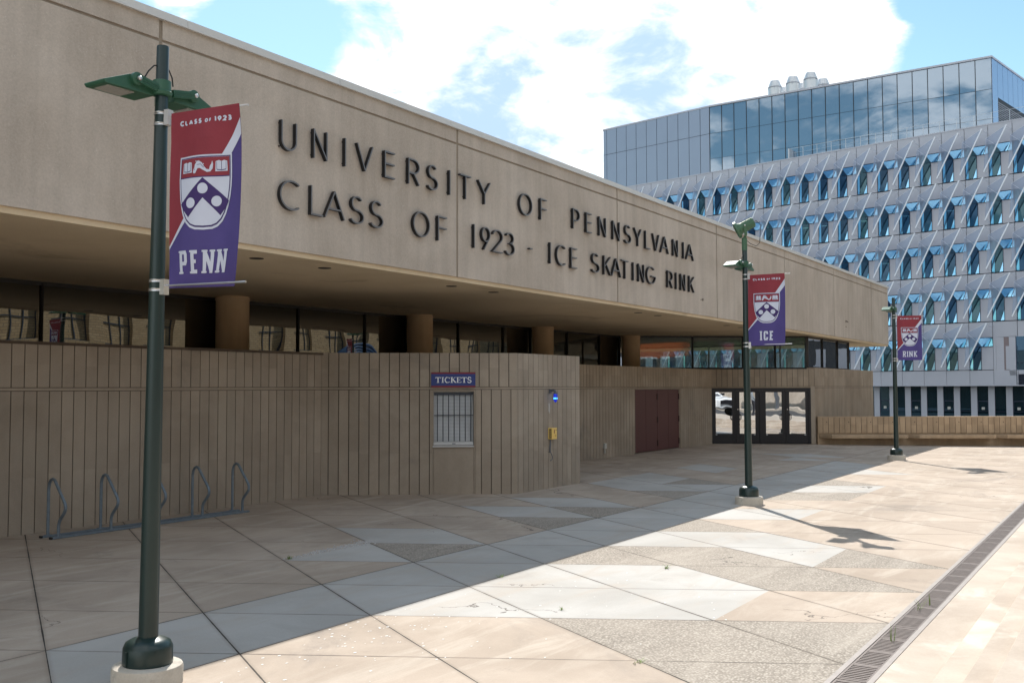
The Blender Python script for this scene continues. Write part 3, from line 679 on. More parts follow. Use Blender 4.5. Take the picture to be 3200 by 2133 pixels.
# ------------------------------------------------------------------ lamp posts
def make_post(floodlight=False):
    t = thing('lamp_post', 'x', 'lamp post', (0, 0, 0), BASE, 'lamp posts along the plaza')
    g = MB(); g.lathe([(.262, -.12), (.262, .115), (.255, .14), (.235, .15), (0, .15)], 40); g.build('footing', FOOT, t, smooth=True)
    g = MB(); g.lathe([(.183, .148), (.186, .16), (.183, .275), (.165, .315), (.13, .335), (.092, .348), (.078, .352), (.07, .352)], 40); bc = g.build('base_cover', GREEN_D, t, smooth=True)
    g = MB(); g.bar((-.184, 0, .16), (-.189, 0, .27), .01, .02); g.bar((.184, 0, .16), (.189, 0, .27), .01, .02); g.build('seam', GREEN_D, bc)
    top = 4.928 if not floodlight else 4.878
    g = MB(); g.lathe([(.074, .16), (.070, 1.0), (.060, 2.8), (.047, top-.01), (.044, top), (0, top)], 28); g.build('pole', GREEN_D, t, smooth=True)
    for z, r in ((4.388, .0525), (4.303, .053), (3.073, .0595), (3.003, .06)):
        g = MB(); g.lathe([(r-.004, z-.011), (r+.003, z-.011), (r+.003, z-.003), (r+.001, z), (r+.003, z+.003), (r+.003, z+.011), (r-.004, z+.011)], 24); g.obox((.0, -r-.012, z), (1,0,0), (0,1,0), (0,0,1), .012, .016, .010); g.build('band_clamp', STEEL, t, smooth=True)
    # twin luminaires on a collar, arms along the row
    g = MB(); g.lathe([(.055, 4.528), (.076, 4.533), (.082, 4.558), (.072, 4.568), (.070, 4.648), (.055, 4.653)], 24); g.build('collar', GREEN, t, smooth=True)
    for sx in (-1, 1):
        X = lambda v: sx*v
        prof = [(.06, .0), (.49, -.005), (.505, .012), (.505, .022), (.285, .118), (.12, .105), (.06, .075)]
        g = MB(); y0, y1 = (-.02, .225); g.prism([(X(a), 4.553+b) for a, b in (prof if sx < 0 else prof)], y0, y1, lambda v: Vector((v.x, v.z, v.y))); 
        hd = g.build('luminaire', GREEN, t, bevel=.006); hd.location = (.0 if sx < 0 else .065, .03, -.035)
        g = MB(); g.box(min(X(.22), X(.45)), max(X(.22), X(.45)), .015, .19, 4.545, 4.551); g.build('lens', LENS, hd)
        g = MB(); g.bar((X(.02), -.055, 4.603), (X(.24), -.055, 4.643), .03, .06); g.bar((X(.03), -.072, 4.618), (X(.2), -.072, 4.648), .006, .006); g.bar((X(.03), -.072, 4.603), (X(.2), -.072, 4.633), .006, .006); g.bar((X(.03), -.072, 4.588), (X(.2), -.072, 4.618), .006, .006)
        g.lathe([(.05, 0), (.05, .03), (.03, .036), (0, .036)], 18, (X(.235), -.022, 4.64), (0, -1, 0)); g.build('arm', GREEN, hd, smooth=True)
        g = MB(); g.lathe([(.018, 0), (.018, .018), (.01, .026), (0, .026)], 10, (X(.235), -.062, 4.64), (0, -1, 0)); g.build('bolt', STEEL, hd)
        g = MB(); g.tube([(0, 0, 4.773), (X(.07), .01, 4.758), (X(.11), .02, 4.708), (X(.135), .04, 4.648)], .006, 6); g.build('cable', RUBBER, t)
    if floodlight:
        g = MB(); g.lathe([(.048, 4.858), (.052, 4.858), (.052, 5.098), (.04, 5.103), (0, 5.103)], 20); g.build('tenon', GREEN_L, t, smooth=True)
        ax = Vector((-.30, .80, -.42)).normalized(); c = Vector((.01, -.01, 5.328))
        g = MB(); g.lathe([(0, -.20), (.085, -.19), (.095, -.17), (.10, .06), (.125, .12), (.165, .135), (.17, .155), (.17, .185), (.155, .19), (.145, .165), (0, .16)], 28, c, ax)
        for k in range(10):
            a = k*.63; y = ax.orthogonal().normalized(); x = y.cross(ax); d_ = x*math.cos(a)+y*math.sin(a); g.bar(c+d_*.098-ax*.17, c+d_*.103+ax*.04, .006, .012)
        fl = g.build('floodlight', GREEN_L, t, smooth=True)
        g = MB(); sdv = Vector((0,0,1)).cross(ax).normalized()
        for k in (-1, 1):
            g.bar(c+sdv*.115*k, c+sdv*.115*k*.75+Vector((0,0,-.17))-ax*.02, .012, .05, ax); g.bar(c+sdv*.115*k*.75+Vector((0,0,-.17))-ax*.02, Vector((0,0,5.098))+sdv*.02*k, .012, .05, ax)
        g.build('yoke', GREEN_L, fl)
        g = MB(); g.lathe([(.014, 0), (.014, .02), (0, .024)], 10, c+sdv*.118, sdv); g.lathe([(.014, 0), (.014, .02), (0, .024)], 10, c-sdv*.118, -sdv); g.build('bolt', STEEL, fl)
        g = MB(); g.tube([c-ax*.18, c-ax*.24+Vector((0,0,-.01)), c-ax*.32+Vector((.05,0,-.12)), Vector((.12,-.26,4.998)), Vector((.10,-.2,4.938)), Vector((.06,-.1,4.988)), Vector((.02,-.04,5.048))], .006, 6); g.build('cable', RUBBER, fl)
    return t
def bracket(t, ang):                       # two banner rods swung to a bearing given in the post's own frame
    d = Vector((math.cos(ang), math.sin(ang), 0))
    for z, L in ((4.362, .86), (3.035, .87)):
        g = MB(); g.obox(d*.075+Vector((0,0,z-.01)), d, Vector((-d.y, d.x, 0)), (0,0,1), .022, .028, .06); g.tube([d*.05+Vector((0,0,z)), d*L+Vector((0,0,z))], .0085, 10); g.build('banner_rod', STEEL if z < 4 else SILLW, t)
POSTS = [((4.98, 6.508), (.04, -.03), 115, 'PENN', 'nearest lamp post, beside the bike rack, with twin green heads and a banner'),
         ((18.53, 6.519), (-.01, .02), 118.5, 'ICE', 'middle lamp post topped by a green drum floodlight over its twin heads'),
         ((31.868, 6.572), (0, 0), 100, 'RINK', 'farthest lamp post, near the low bench wall, with twin heads')]
CW = {}
posts = []
for k, ((s, e), lean, az, word, lab) in enumerate(POSTS):
    t = make_post(k == 1); t['label'] = lab; posts.append(t)
    t.location = W(s, e, gz(s, e))
    lv = W(*lean); ax = Vector((0,0,1)).cross(lv); 
    rot = Matrix.Rotation(lv.length/4.9, 3, ax.normalized()) if lv.length > 1e-5 else Matrix.Identity(3)
    t.rotation_euler = (rot @ Matrix.Rotation(BASE, 3, 'Z')).to_euler()
    bracket(t, (math.pi/2 - R(az)) - BASE)

# ------------------------------------------------------------------ banners
CG = {'I': [[(.5,0),(.5,1)]], 'C': [[(1,.70),(1,.86),(.86,1),(.14,1),(0,.86),(0,.14),(.14,0),(.86,0),(1,.14),(1,.30)]], 'E': [[(0,0),(0,1)],[(0,1),(1,1)],[(0,.52),(.75,.52)],[(0,0),(1,0)]],
      'P': [[(0,0),(0,1)],[(0,1),(.86,1),(1,.88),(1,.54),(.86,.43),(0,.43)]], 'N': [[(0,0),(0,1)],[(0,1),(1,0)],[(1,0),(1,1)]],
      'R': [[(0,0),(0,1)],[(0,1),(.86,1),(1,.88),(1,.60),(.86,.48),(0,.48)],[(.5,.48),(1,0)]], 'K': [[(0,0),(0,1)],[(0,.42),(1,1)],[(.3,.6),(1,0)]]}
SER = {'I': [(.5,0),(.5,1)], 'P': [(0,0),(0,1)], 'E': [(0,0),(0,1)], 'N': [(0,1),(0,0),(1,1)], 'R': [(0,0),(0,1),(1,0)], 'K': [(0,0),(0,1),(1,0),(1,1)], 'C': []}
def make_banner(word, wd, ht, shape, label, loc, ang):
    t = thing('banner', label, 'banner', loc, ang, 'banners on the lamp posts')
    def pos(u, v, o=0):                    # u 0..1 outward from the pole, v 0..1 down
        dy, dx = shape(u, v); return Vector((wd*u+dx, -o+dy-.011, -ht*v))
    layers = {}
    def fill(poly, mat, lay):
        bm = bmesh.new(); vs = [bm.verts.new((x, y, 0)) for x, y in poly]; bm.faces.new(vs)
        bmesh.ops.triangulate(bm, faces=bm.faces[:])
        for _ in range(7):
            es = [e for e in bm.edges if math.hypot((e.verts[0].co.x-e.verts[1].co.x)*wd, (e.verts[0].co.y-e.verts[1].co.y)*ht) > .045]
            if not es: break
            bmesh.ops.subdivide_edges(bm, edges=es, cuts=1); bmesh.ops.triangulate(bm, faces=bm.faces[:])
        mb = layers.setdefault(mat.name, (MB(), mat))[0]; o = .0016+lay*.0012
        for fa in bm.faces:
            p = [q.co for q in fa.verts]
            if (p[1]-p[0]).cross(p[2]-p[0]).z > 0: p.reverse()
            mb.quad(*[pos(q.x, q.y, o) for q in p]); mb.quad(*[pos(1-q.x, q.y, -o) for q in p])
        bm.free()
    def stroke(pts, w_, mat, lay):         # w_ in metres
        k = [(x*wd, y*ht) for x, y in pts]; rb, cl = ribbon(k, w_); m = len(rb)
        for i in range(m if cl else m-1):
            a, b = rb[i], rb[(i+1) % m]; fill([(q.x/wd, q.y/ht) for q in (a[0], b[0], b[1], a[1])], mat, lay+.02*i/m)
    g = MB(); nu, nv = 30, 56
    for i in range(nu):
        for j in range(nv):
            u, v, u1, v1 = i/nu, j/nv, (i+1)/nu, (j+1)/nv; g.quad(pos(u, v1), pos(u1, v1), pos(u1, v), pos(u, v))
    cl = g.build('cloth', CLOTH_P, t, smooth=True)
    bmx = bmesh.new(); bmx.from_mesh(cl.data); bmesh.ops.remove_doubles(bmx, verts=bmx.verts, dist=1e-5); bmx.to_mesh(cl.data); bmx.free()
    fill([(0,0),(1,0),(1,.075),(.68,.33),(.3,.59),(0,.768)], CLOTH_R, 0)
    fill([(1,.075),(1,.165),(.80,.30),(.5,.5),(.31,.612),(0,.782),(0,.766),(.28,.592)], CLOTH_W, 1)
    sh = lambda k: [(.155+k,.265+k*.5),(.86-k,.265+k*.5)] + [(.86-k-.0*q, .265+.13*q) for q in (.5, 1.)] + [(.51+(.35-k)*math.cos(R(a))**.62, .395+(.29-k*.75)*math.sin(R(a))**1.12) for a in (12, 24, 36, 48, 60, 72, 82)] + [(.51,.685-k*.75)] + [(.51-(.35-k)*math.cos(R(a))**.62, .395+(.29-k*.75)*math.sin(R(a))**1.12) for a in (82, 72, 60, 48, 36, 24, 12)] + [(.155+k, .395), (.155+k,.33)]
    fill(sh(0), CLOTH_W, 2); fill(sh(.018), CLOTH_I, 3); fill(sh(.030), CLOTH_W, 4)
    fill([(.186,.281),(.829,.281),(.829,.385),(.186,.385)], CLOTH_R, 5); fill([(.186,.385),(.829,.385),(.829,.391),(.186,.391)], CLOTH_I, 5)
    fill([(.51,.392),(.826,.528),(.80,.556),(.715,.608),(.51,.505),(.325,.612),(.235,.563),(.205,.535)], CLOTH_I, 5.2)
    ka = wd/ht
    for cx, cy, r in ((.51,.453,.062),(.355,.532,.061),(.672,.528,.061)): fill([(cx+r*math.cos(a*math.pi/12), cy+r*ka*math.sin(a*math.pi/12)) for a in range(24)], CLOTH_W, 6.4)
    for cx in (.295, .735):                # open books
        fill([(cx-.068,.306),(cx-.03,.300),(cx,.306),(cx+.03,.300),(cx+.068,.306),(cx+.074,.362),(cx-.074,.362)], CLOTH_W, 6.4)
        stroke([(cx,.307),(cx,.352)], .004, CLOTH_I, 7.5); stroke([(cx-.055,.352),(cx,.356),(cx+.055,.352)], .006, CLOTH_I, 7.6); stroke([(cx-.055,.31),(cx-.055,.352)], .003, CLOTH_I, 7.7); stroke([(cx+.055,.31),(cx+.055,.352)], .003, CLOTH_I, 7.8)
    fish = [(.385,.362),(.392,.345),(.405,.335),(.412,.318),(.435,.303),(.47,.299),(.505,.310),(.53,.330),(.56,.347),(.59,.350),(.607,.340),(.60,.331),(.618,.318),(.628,.301),(.638,.322),(.632,.345),(.605,.362),(.565,.364),(.52,.352),(.48,.340),(.45,.340),(.435,.352),(.42,.366),(.40,.368)]
    fill(fish, CLOTH_W, 6.4); stroke([(.44,.320),(.49,.318),(.53,.338)], .0035, CLOTH_I, 7.5); fill([(.405,.343),(.413,.343),(.413,.348),(.405,.348)], CLOTH_I, 7.5)
    for k in range(6): x = .425+k*.02; y = .301+max(0, k-2)*.006; fill([(x-.008,y),(x,y-.006),(x+.008,y+.003)], CLOTH_W, 6.5)
    # small line of text
    x = .135; sw = .0125
    for ch, cw in (('C',.062),('L',.045),('A',.066),('S',.052),('S',.052),(' ',.008),('O',.046),('F',.030),(' ',.008),('1',.022),('9',.053),('2',.053),('3',.05)):
        if ch == ' ': x += .030; continue
        small = ch in 'OF' ; h = .030 if not small else .022; yb = .0835 if not small else .0815; w2 = sw if not small else .009
        for si, st in enumerate(GL[ch]):
            m_ = w2/2/wd; my = w2/2/ht; pts = [(x+m_+(cw-2*m_)*(a if ch != '1' else .6), yb-my-(h-2*my)*b) for a, b in st]; stroke(pts, w2, CLOTH_W, 1.5+.3*si)
        if ch == '1': stroke([(x+.002,.059),(x+.014,.0545)], .009, CLOTH_W, 2.4)
        x += cw + .0155
    # big word
    n = len(word); lw, gp = .105, .048; ws = {'I': .045, 'C': .115, 'E': .105, 'N': .135, 'P': .115, 'R': .12, 'K': .125}
    tot = sum(ws[c] for c in word)+gp*(n-1); x = .505-tot/2; st_ = .030 if n < 4 else .028
    for ch in word:
        cw = ws[ch]; m_ = st_/2/wd; my = st_/2/ht
        for si, s_ in enumerate(CG[ch]):
            pts = [(x+m_+(cw-2*m_)*a, .925-my*(0 if a0_ else 1)-(.128-2*my*(0 if a0_ else 1))*b) for a, b in s_ for a0_ in [len(s_) == 2 and s_[0][0] == s_[1][0]]]
            stroke(pts, st_, CLOTH_W, 1.5+.35*si)
        for a, b in SER[ch]: xx = x+m_+(cw-2*m_)*a; yy = .925-.006-(.128-.012)*b; stroke([(xx-.034,yy),(xx+.034,yy)], .014, CLOTH_W, 2.9)
        x += cw+gp
    for nm, (mb, mt) in layers.items():
        mb.build('print', mt, cl, smooth=False)
    return t
def shp_wave(a1, f1, ph, sag=0, curl=0):
    def s_(u, v):
        edge = min(1, v*6)*min(1, (1-v)*6)
        y = a1*math.sin(f1*u*6.283+ph+v*2.2)*edge + sag*math.sin(v*3.14)*(u-.5)*1.2
        k = max(0, v-.78)/.22; x = -curl*u*k*k; y += curl*.9*k*k*u
        return y, x
    return s_
BN = [(0, .665, 1.362, shp_wave(.022, 1.25, .5, .05, .115), 'red and purple crest banner reading PENN on the nearest lamp post', .120),
      (1, .70, 1.362, shp_wave(.016, 1.1, 1.2, .03, .015), 'red and purple crest banner reading ICE on the middle lamp post', .056),
      (2, .715, 1.358, shp_wave(.017, 1.2, 2.2, .03, .0), 'red and purple crest banner reading RINK on the farthest lamp post', .085)]
for k, wd, ht, shp, lab, off in BN:
    (s, e), lean, az, word, _ = POSTS[k]; dirv = Vector((math.sin(R(az)), math.cos(R(az)), 0)); base = W(s, e) + W(*lean)*.85 + dirv*off
    make_banner(word, wd, ht, shp, lab, (base.x, base.y, 4.375+gz(s, e)), math.pi/2-R(az))

# ------------------------------------------------------------------ bike rack, bench wall, small wall fixtures
RZ = .125
br = thing('bike_rack', 'grey steel bike rack of five bent hoops against the ribbed wall', 'bike rack', W(10.45, 13.58, RZ), BASE)
BO = (10.45, 13.58, RZ)
for e in (13.70, 13.455):
    g = MB(); g.hexa([(x, y, z) for z in (.128, .158) for x, y in ((8.62, e-.03), (12.36, e-.03), (12.36, e+.03), (8.62, e+.03))])
    rl = g.build('rail', GALV, br, BO, bevel=.004); g = MB(); g.box(8.60, 8.622, e-.031, e+.031, .127, .159); g.build('end_cap', RUBBER, rl, BO)
hp = [(0, .03), (0, .60), (.003, .72), (.018, .79), (.05, .838), (.095, .856), (.14, .84), (.18, .79), (.26, .68), (.34, .575), (.385, .51), (.40, .465), (.395, .42), (.365, .37), (.31, .31), (.27, .26), (.25, .21), (.245, .16), (.245, .03)]
for k in range(5):
    g = MB(); s = 8.72+.872*k; g.tube([(s+.20*a*.2, 13.70-a, RZ+z) for a, z in hp], .0225, 12)
    for e in (13.70, 13.455): g.box(s-.05, s+.05, e-.028, e+.028, .1575, .166)
    g.build('hoop', GALV, br, BO, smooth=True)

BW0 = (38.05, 10.66)
bw = thing('bench_wall', 'low ribbed concrete wall with cantilevered bench slabs across the end of the plaza', 'bench wall', W(*BW0, .1), BASE)
def bwo(t, o=0): return (BW0[0]+WS*t+.866*o, BW0[1]+WE*t+.5*o)
OB = (*BW0, .1)
BROWNC = concrete('bench_wall_concrete', (.36, .265, .175), (.45, .335, .225), .7, 50, .25, .2, .25, .93, .3, 0, (.7, (.26, .19, .13), .4))
ribbed(BW0, V_, 24, [(.56, 1.155)], thick=.35, board=.2045, phase=.19).build('wall', [BROWNC, RIB_D], bw, OB)
g = MB(); vbox(g, bwo, 0, 24, .05, .33, .02, .56); g.build('base', BROWNC, bw, OB)
g = MB(); vbox(g, bwo, -.002, 24, -.004, .36, 1.155, 1.18); g.build('coping', BROWNC, bw, OB, bevel=.006)
for k in range(7):
    t0 = .05+3.2*k; g = MB()
    p = [bwo(t0, .04), bwo(t0+3.14, .04), bwo(t0+3.14, -.50), bwo(t0+.34, -.50)]
    g.hexa([(*q, z) for z in (.385, .515) for q in (p[3], p[2], p[1], p[0])]); g.build('bench_seat', BROWNC, bw, OB, bevel=.008)
g = MB()
for k in range(30):
    t = .33+.8175*k; g.lathe([(.018, 0), (.018, .004), (0, .004)], 10, (*bwo(t, -.001), .975), (-.866, -.5, 0))
g.build('tie_holes', RIB_D, bw, OB)

cp = thing('emergency_phone', 'yellow emergency call box hanging on the ticket booth wall below the blue lamp', 'call box', W(18.85, 11.09, 1.3), BASE)
CO = (18.85, 11.09, 1.3)
g = MB(); g.box(18.74, 18.955, 10.99, 11.09, 1.18, 1.425); bx = g.build('box', YEL, cp, CO, bevel=.006)
g = MB(); g.box(18.7365, 18.7385, 11.005, 11.06, 1.20, 1.405); g.build('side_label', RUBBER, cp, CO)
g = MB()
for k, ch in enumerate('EMERGENCY'):
    z = 1.21+k*.0207; strokes = GL[ch] if ch in GL else [[(0,0),(0,1)],[(0,1),(.5,.4)],[(.5,.4),(1,1)],[(1,1),(1,0)]]
    for st in strokes:
        pts = [(z+.016*a_, 11.047-.028*b_) for a_, b_ in st]; rb, cl = ribbon(pts, .0034)
        for i in range(len(rb)-1): g.quad(*[(18.7358, v.y, v.x) for v in (rb[i][0], rb[i+1][0], rb[i+1][1], rb[i][1])])
g.build('label_lettering', YEL, cp, CO)
g = MB(); g.lathe([(.028, 0), (.028, .004), (0, .004)], 14, (18.89, 10.99, 1.255), (0, -1, 0)); g.build('speaker', plain('speaker_yellow', (.62, .42, .10)), cp, CO)
g = MB(); g.box(18.90, 18.925, 10.986, 10.991, 1.372, 1.389); g.build('push_button', RUBBER, cp, CO)
g = MB(); g.obox((18.84, 10.988, 1.36), (.5, 0, 1), (0, 1, 0), (-1, 0, .5), .028, .002, .010); g.obox((18.845, 10.988, 1.32), (.6, 0, 1), (0, 1, 0), (-1, 0, .6), .016, .002, .009); g.build('red_marking', RED, cp, CO)
g = MB(); g.tube([(18.78, 11.06, 1.19), (18.785, 11.07, 1.08), (18.775, 11.075, .97), (18.785, 11.075, .91)], .009, 8); g.tube([(18.80, 11.06, 1.19), (18.785, 11.06, 1.03), (18.778, 11.06, .91), (18.82, 11.05, .85), (18.85, 11.05, .79), (18.84, 11.05, .74), (18.785, 11.06, .715)], .009, 8)
g.box(18.76, 18.80, 11.055, 11.09, .895, .915); g.build('cable', GREYB, cp, CO)

bl = thing('blue_lamp', 'lit blue beacon lamp on a short grey bracket of the ticket booth wall', 'lamp', W(18.80, 11.09, 2.2), BASE)
LO = (18.80, 11.09, 2.2); LX, LE = 18.79, 10.93
g = MB(); g.box(18.77, 18.83, 11.045, 11.09, 2.175, 2.27); g.tube([(18.80, 11.06, 2.235), (18.80, 10.99, 2.24), (18.795, 10.945, 2.23), (LX, LE, 2.20)], .024, 10); g.lathe([(.045, 0), (.045, .03), (.03, .04), (0, .04)], 16, (LX, LE, 2.165)); g.build('bracket', GREYB, bl, LO, smooth=True)
BLG, t_, b_ = new_mat('blue_lens'); b_.inputs['Base Color'].default_value = (.01, .02, .45, 1); b_.inputs['Roughness'].default_value = .15; b_.inputs['Emission Color'].default_value = (.01, .05, 1, 1); b_.inputs['Emission Strength'].default_value = .2
g = MB(); g.lathe([(.038, 2.17), (.042, 2.16), (.042, 2.05), (.034, 2.01), (.018, 1.988), (0, 1.983)], 20, (LX, LE, 0)); g.build('lens', BLG, bl, LO, smooth=True)
BLB, t_, b_ = new_mat('lit_tube'); b_.inputs['Base Color'].default_value = (.1, .4, 1, 1); b_.inputs['Emission Color'].default_value = (.06, .38, 1, 1); b_.inputs['Emission Strength'].default_value = 1.3
g = MB(); g.lathe([(.0425, 2.05), (.044, 2.055), (.044, 2.08), (.0425, 2.085)], 20, (LX, LE, 0)); g.build('glow_band', BLB, bl, LO, smooth=True)
g = MB()
for k in range(3): a_ = 2.1*k; g.tube([(LX+.05*math.cos(a_), LE+.05*math.sin(a_), 2.17), (LX+.05*math.cos(a_), LE+.05*math.sin(a_), 2.04), (LX, LE, 1.975)], .004, 6)
g.build('guard', GREYB, bl, LO)
g = MB()
for x, z0, z1 in ((18.755, 1.78, 1.96), (18.78, 1.74, 1.97), (18.80, 1.77, 1.95)): g.box(x, x+.018, 11.0876, 11.0884, z0, z1)
pk = g.build('patch_of_filler', plain('filler', (.50, .47, .43), .9, 0, .2, 40), None); pk.rotation_euler = (0,0,BASE)
tag(pk, 'pale filler patch on the booth wall just below the blue lamp', 'patch')

ob = thing('outlet_box', 'small grey weatherproof outlet box low on the far ribbed wall', 'outlet box', W(27.2, 14.12, .4), BASE)
g = MB(); g.box(27.13, 27.27, 14.05, 14.12, .44, .60); g.build('box', PLATE, ob, (27.2, 14.12, .4), bevel=.006)
g = MB(); g.tube([(27.2, 14.09, .44), (27.2, 14.09, .30)], .018, 8); g.build('conduit', PLATE, ob, (27.2, 14.12, .4))
hk = thing('wall_hook', 'tiny dark ring hook below the end of the lettering', 'hook', W(27.1, EF, 4.83), BASE)
g = MB(); g.tube([(27.1, EF, 4.83), (27.1, EF-.05, 4.83)]+[(27.15+.035*math.cos(a*.7+3.14), EF-.05, 4.83+.035*math.sin(a*.7+3.14)) for a in range(9)], .008, 6); g.build('ring', LETTER, hk, (27.1, EF, 4.83))
fs = thing('fascia_bracket', 'tiny rusty bracket stub high on the far end of the fascia', 'bracket', W(43.4, EF, 5.05), BASE)
g = MB(); g.tube([(43.4, EF, 5.09), (43.4, EF-.06, 5.09), (43.45, EF-.08, 5.05)], .014, 6); g.lathe([(.05, 0), (.05, .01), (0, .012)], 12, (43.4, EF, 5.09), (0, -1, 0)); g.lathe([(.025, 0), (.025, .01), (0, .012)], 10, (43.4, EF, 4.86), (0, -1, 0)); g.build('stub', RIB_D, fs, (43.4, EF, 5.05))

# weeds in the joints and in the drain
WEED = plain('weed_green', (.16, .24, .045), .7, 0, .3, 30)
def weed(s, e, h, n, lab, spread=.05, z=0):
    t = MB()
    for k in range(n):
        a = random.random()*6.28; r = random.uniform(.2, 1)*spread; b = Vector((random.uniform(-1, 1)*spread*.5, random.uniform(-1, 1)*spread*.3, 0)); hh = h*random.uniform(.6, 1.1)
        tip = b+Vector((math.cos(a)*r, math.sin(a)*r, hh)); m_ = (b+tip)/2+Vector((0, 0, hh*.12)); s_ = Vector((-math.sin(a), math.cos(a), 0))*.0035
        t.quad(b-s_, b+s_, m_+s_*.8, m_-s_*.8); t.quad(m_-s_*.8, m_+s_*.8, tip)
    o = t.build('weed', WEED); o.location = W(s, e, gz(s, e)+z); o.rotation_euler = (0, 0, BASE); tag(o, lab, 'weed', 'weeds in the paving and drain')
weed(9.45, 2.02, .17, 5, 'thin green weed sprouting from the drain close to the camera', .06, -.02)
weed(10.9, 2.06, .16, 6, 'taller pair of green stems rising from the drain beside the pebbly slab', .12, -.02)
weed(11.2, 2.0, .15, 4, 'single upright green stem in the drain, second patch along', .03, -.02)
weed(11.55, 6.55-1.4532*.98, .05, 16, 'short grass tuft at the tip of a pebbly paving triangle', .10)
weed(9.92, 6.54, .03, 14, 'flat green tuft in the paving joint at the shadow edge', .10)
weed(9.4, 9.47, .05, 22, 'green weed tuft at the corner of the broken grey slab', .09)
weed(8.86, 5.10, .03, 12, 'small dry tuft where sunlit paving joints cross', .07)
weed(7.55, 3.62, .03, 10, 'mossy tuft at the lower edge of a pebbly triangle', .10)
# crumbled edge of the broken slab
g = MB()
for k in range(420):
    t = random.random()**.7; s = 9.35+1.72*t + random.gauss(0, .03); e = 9.50+.02*t + random.gauss(0, .03+.05*t); r = random.uniform(.006, .018); z = gz(s, e)
    g.t = random.random(); q = [Vector((s+r*math.cos(a+k), e+r*math.sin(a+k), z+random.uniform(0, .002))) for a in (0, 1.4, 3.2, 4.7)]; ap = Vector((s, e, z+r*1.1)); 
    for i in range(4): g.quad(q[i], q[(i+1) % 4], ap)
rb_ = struct(g, 'rubble', plain('rubble_grey', (.40, .39, .38), .9, 0, .5, 60), 'stuff'); tag(rb_, 'grey crumbs of broken concrete along the damaged slab edge', 'rubble')
g = MB()
for k in range(170):
    s = random.gauss(6.9, .8) if k < 120 else random.uniform(5.5, 11); e = random.gauss(6.0, .5) if k < 120 else random.uniform(3.5, 6.4)
    if e > 6.5: continue
    r = random.uniform(.004, .013); a0 = random.random()*6; z = gz(s, e)+.003
    g.quad(*[(s+r*math.cos(a0+a)*(1.8 if a % 2 else 1), e+r*math.sin(a0+a), z) for a in (0, 1.5, 3.1, 4.6)])
sp_ = struct(g, 'litter', plain('dropping_white', (.80, .79, .76), .9), 'stuff'); tag(sp_, 'white flecks scattered on the sunlit paving', 'flecks')

# ------------------------------------------------------------------ the laboratory building behind
FA = -R(43.262)
CLAD = plain('metal_cladding', (.455, .47, .535), .5, .15, .04, .6)
CLAD_P = plain('penthouse_panel', (.27, .33, .43), .35, .45, .03, .4)
JOINT = plain('cladding_joint', (.03, .035, .045), .7)
FRAME_F = plain('far_window_frame', (.012, .02, .05), .5)
FG = glass('far_glass', (.10, .26, .36), .09, .55, 0, 1, .3, (.28, .52, .80))
FGP = glass('penthouse_glass', (.16, .26, .38), .26, .05, .0, .3, .42, (.66, .78, .90), .55)
FGB = glass('far_glass_sky_tint', (.20, .55, .95), .62, .5, 0, 1, .35, (.36, .72, 1), .15)  # facets that mirror the sky: its brightness is put into the glass colour
FIN = plain('far_interior', (.10, .16, .20), .9, 0, .5, .5)
SAIL, t_, b_ = new_mat('sail_mesh'); o_ = t_.n.get('Material Output')
tr_ = t_.node('ShaderNodeBsdfTransparent'); tr_.inputs[0].default_value = (.93, .95, 1, 1)
tl_ = t_.node('ShaderNodeBsdfTranslucent'); tl_.inputs[0].default_value = (.62, .70, .86, 1)
b_.inputs['Base Color'].default_value = (.50, .56, .68, 1); b_.inputs['Roughness'].default_value = .35; b_.inputs['Metallic'].default_value = .3
m1_ = t_.node('ShaderNodeMixShader'); m1_.inputs[0].default_value = .45; t_.l.new(b_.outputs[0], m1_.inputs[1]); t_.l.new(tl_.outputs[0], m1_.inputs[2])
m2_ = t_.node('ShaderNodeMixShader'); m2_.inputs[0].default_value = .52; t_.l.new(tr_.outputs[0], m2_.inputs[1]); t_.l.new(m1_.outputs[0], m2_.inputs[2]); t_.l.new(m2_.outputs[0], o_.inputs[0])
RIM = plain('sail_rim', (.74, .77, .84), .4, .3, .03)
lab = thing('laboratory_building', 'tall silver blue laboratory block with rows of folded glass sails and a mirrored penthouse', 'building', (29.986, 102.968, -1.7), FA)
LOF = (0, 0, -1.7)
def lp(mb, name, mat, parent=lab, **k): return mb.build(name, mat, parent, LOF, **k)
MW, FL, ZT = 2.078, 4.4, 25.8
K0, K1 = -13, 22
g = MB(); g.box(K0*MW-.1, K1*MW, .06, 30, 2.4, 26.15); g.cur = 0
lp(g, 'core', JOINT)
g = MB(); rnd = random.Random(3)
for r in range(6):
    zt = ZT - FL*r
    for k in range(K0, K1):
        x0, x1 = k*MW, (k+1)*MW
        if r == 0: g.box(x0+.025, x1-.025, -.02, .05, zt-1.44+.0, 26.18)
        elif r == 5: g.box(x0+.015, x1-.015, -.02, .05, 2.42, zt-.03)
        else: g.box(x0+.025, x1-.025, -.02, .05, zt-1.44, zt-.05)
        if r < 5: g.box(x0+1.06, x1-.015, -.0, .05, zt-FL+.03, zt-2.27)
g.box(K0*MW-.2, K1*MW, -.06, .3, 26.18, 26.30)
lp(g, 'cladding', CLAD)
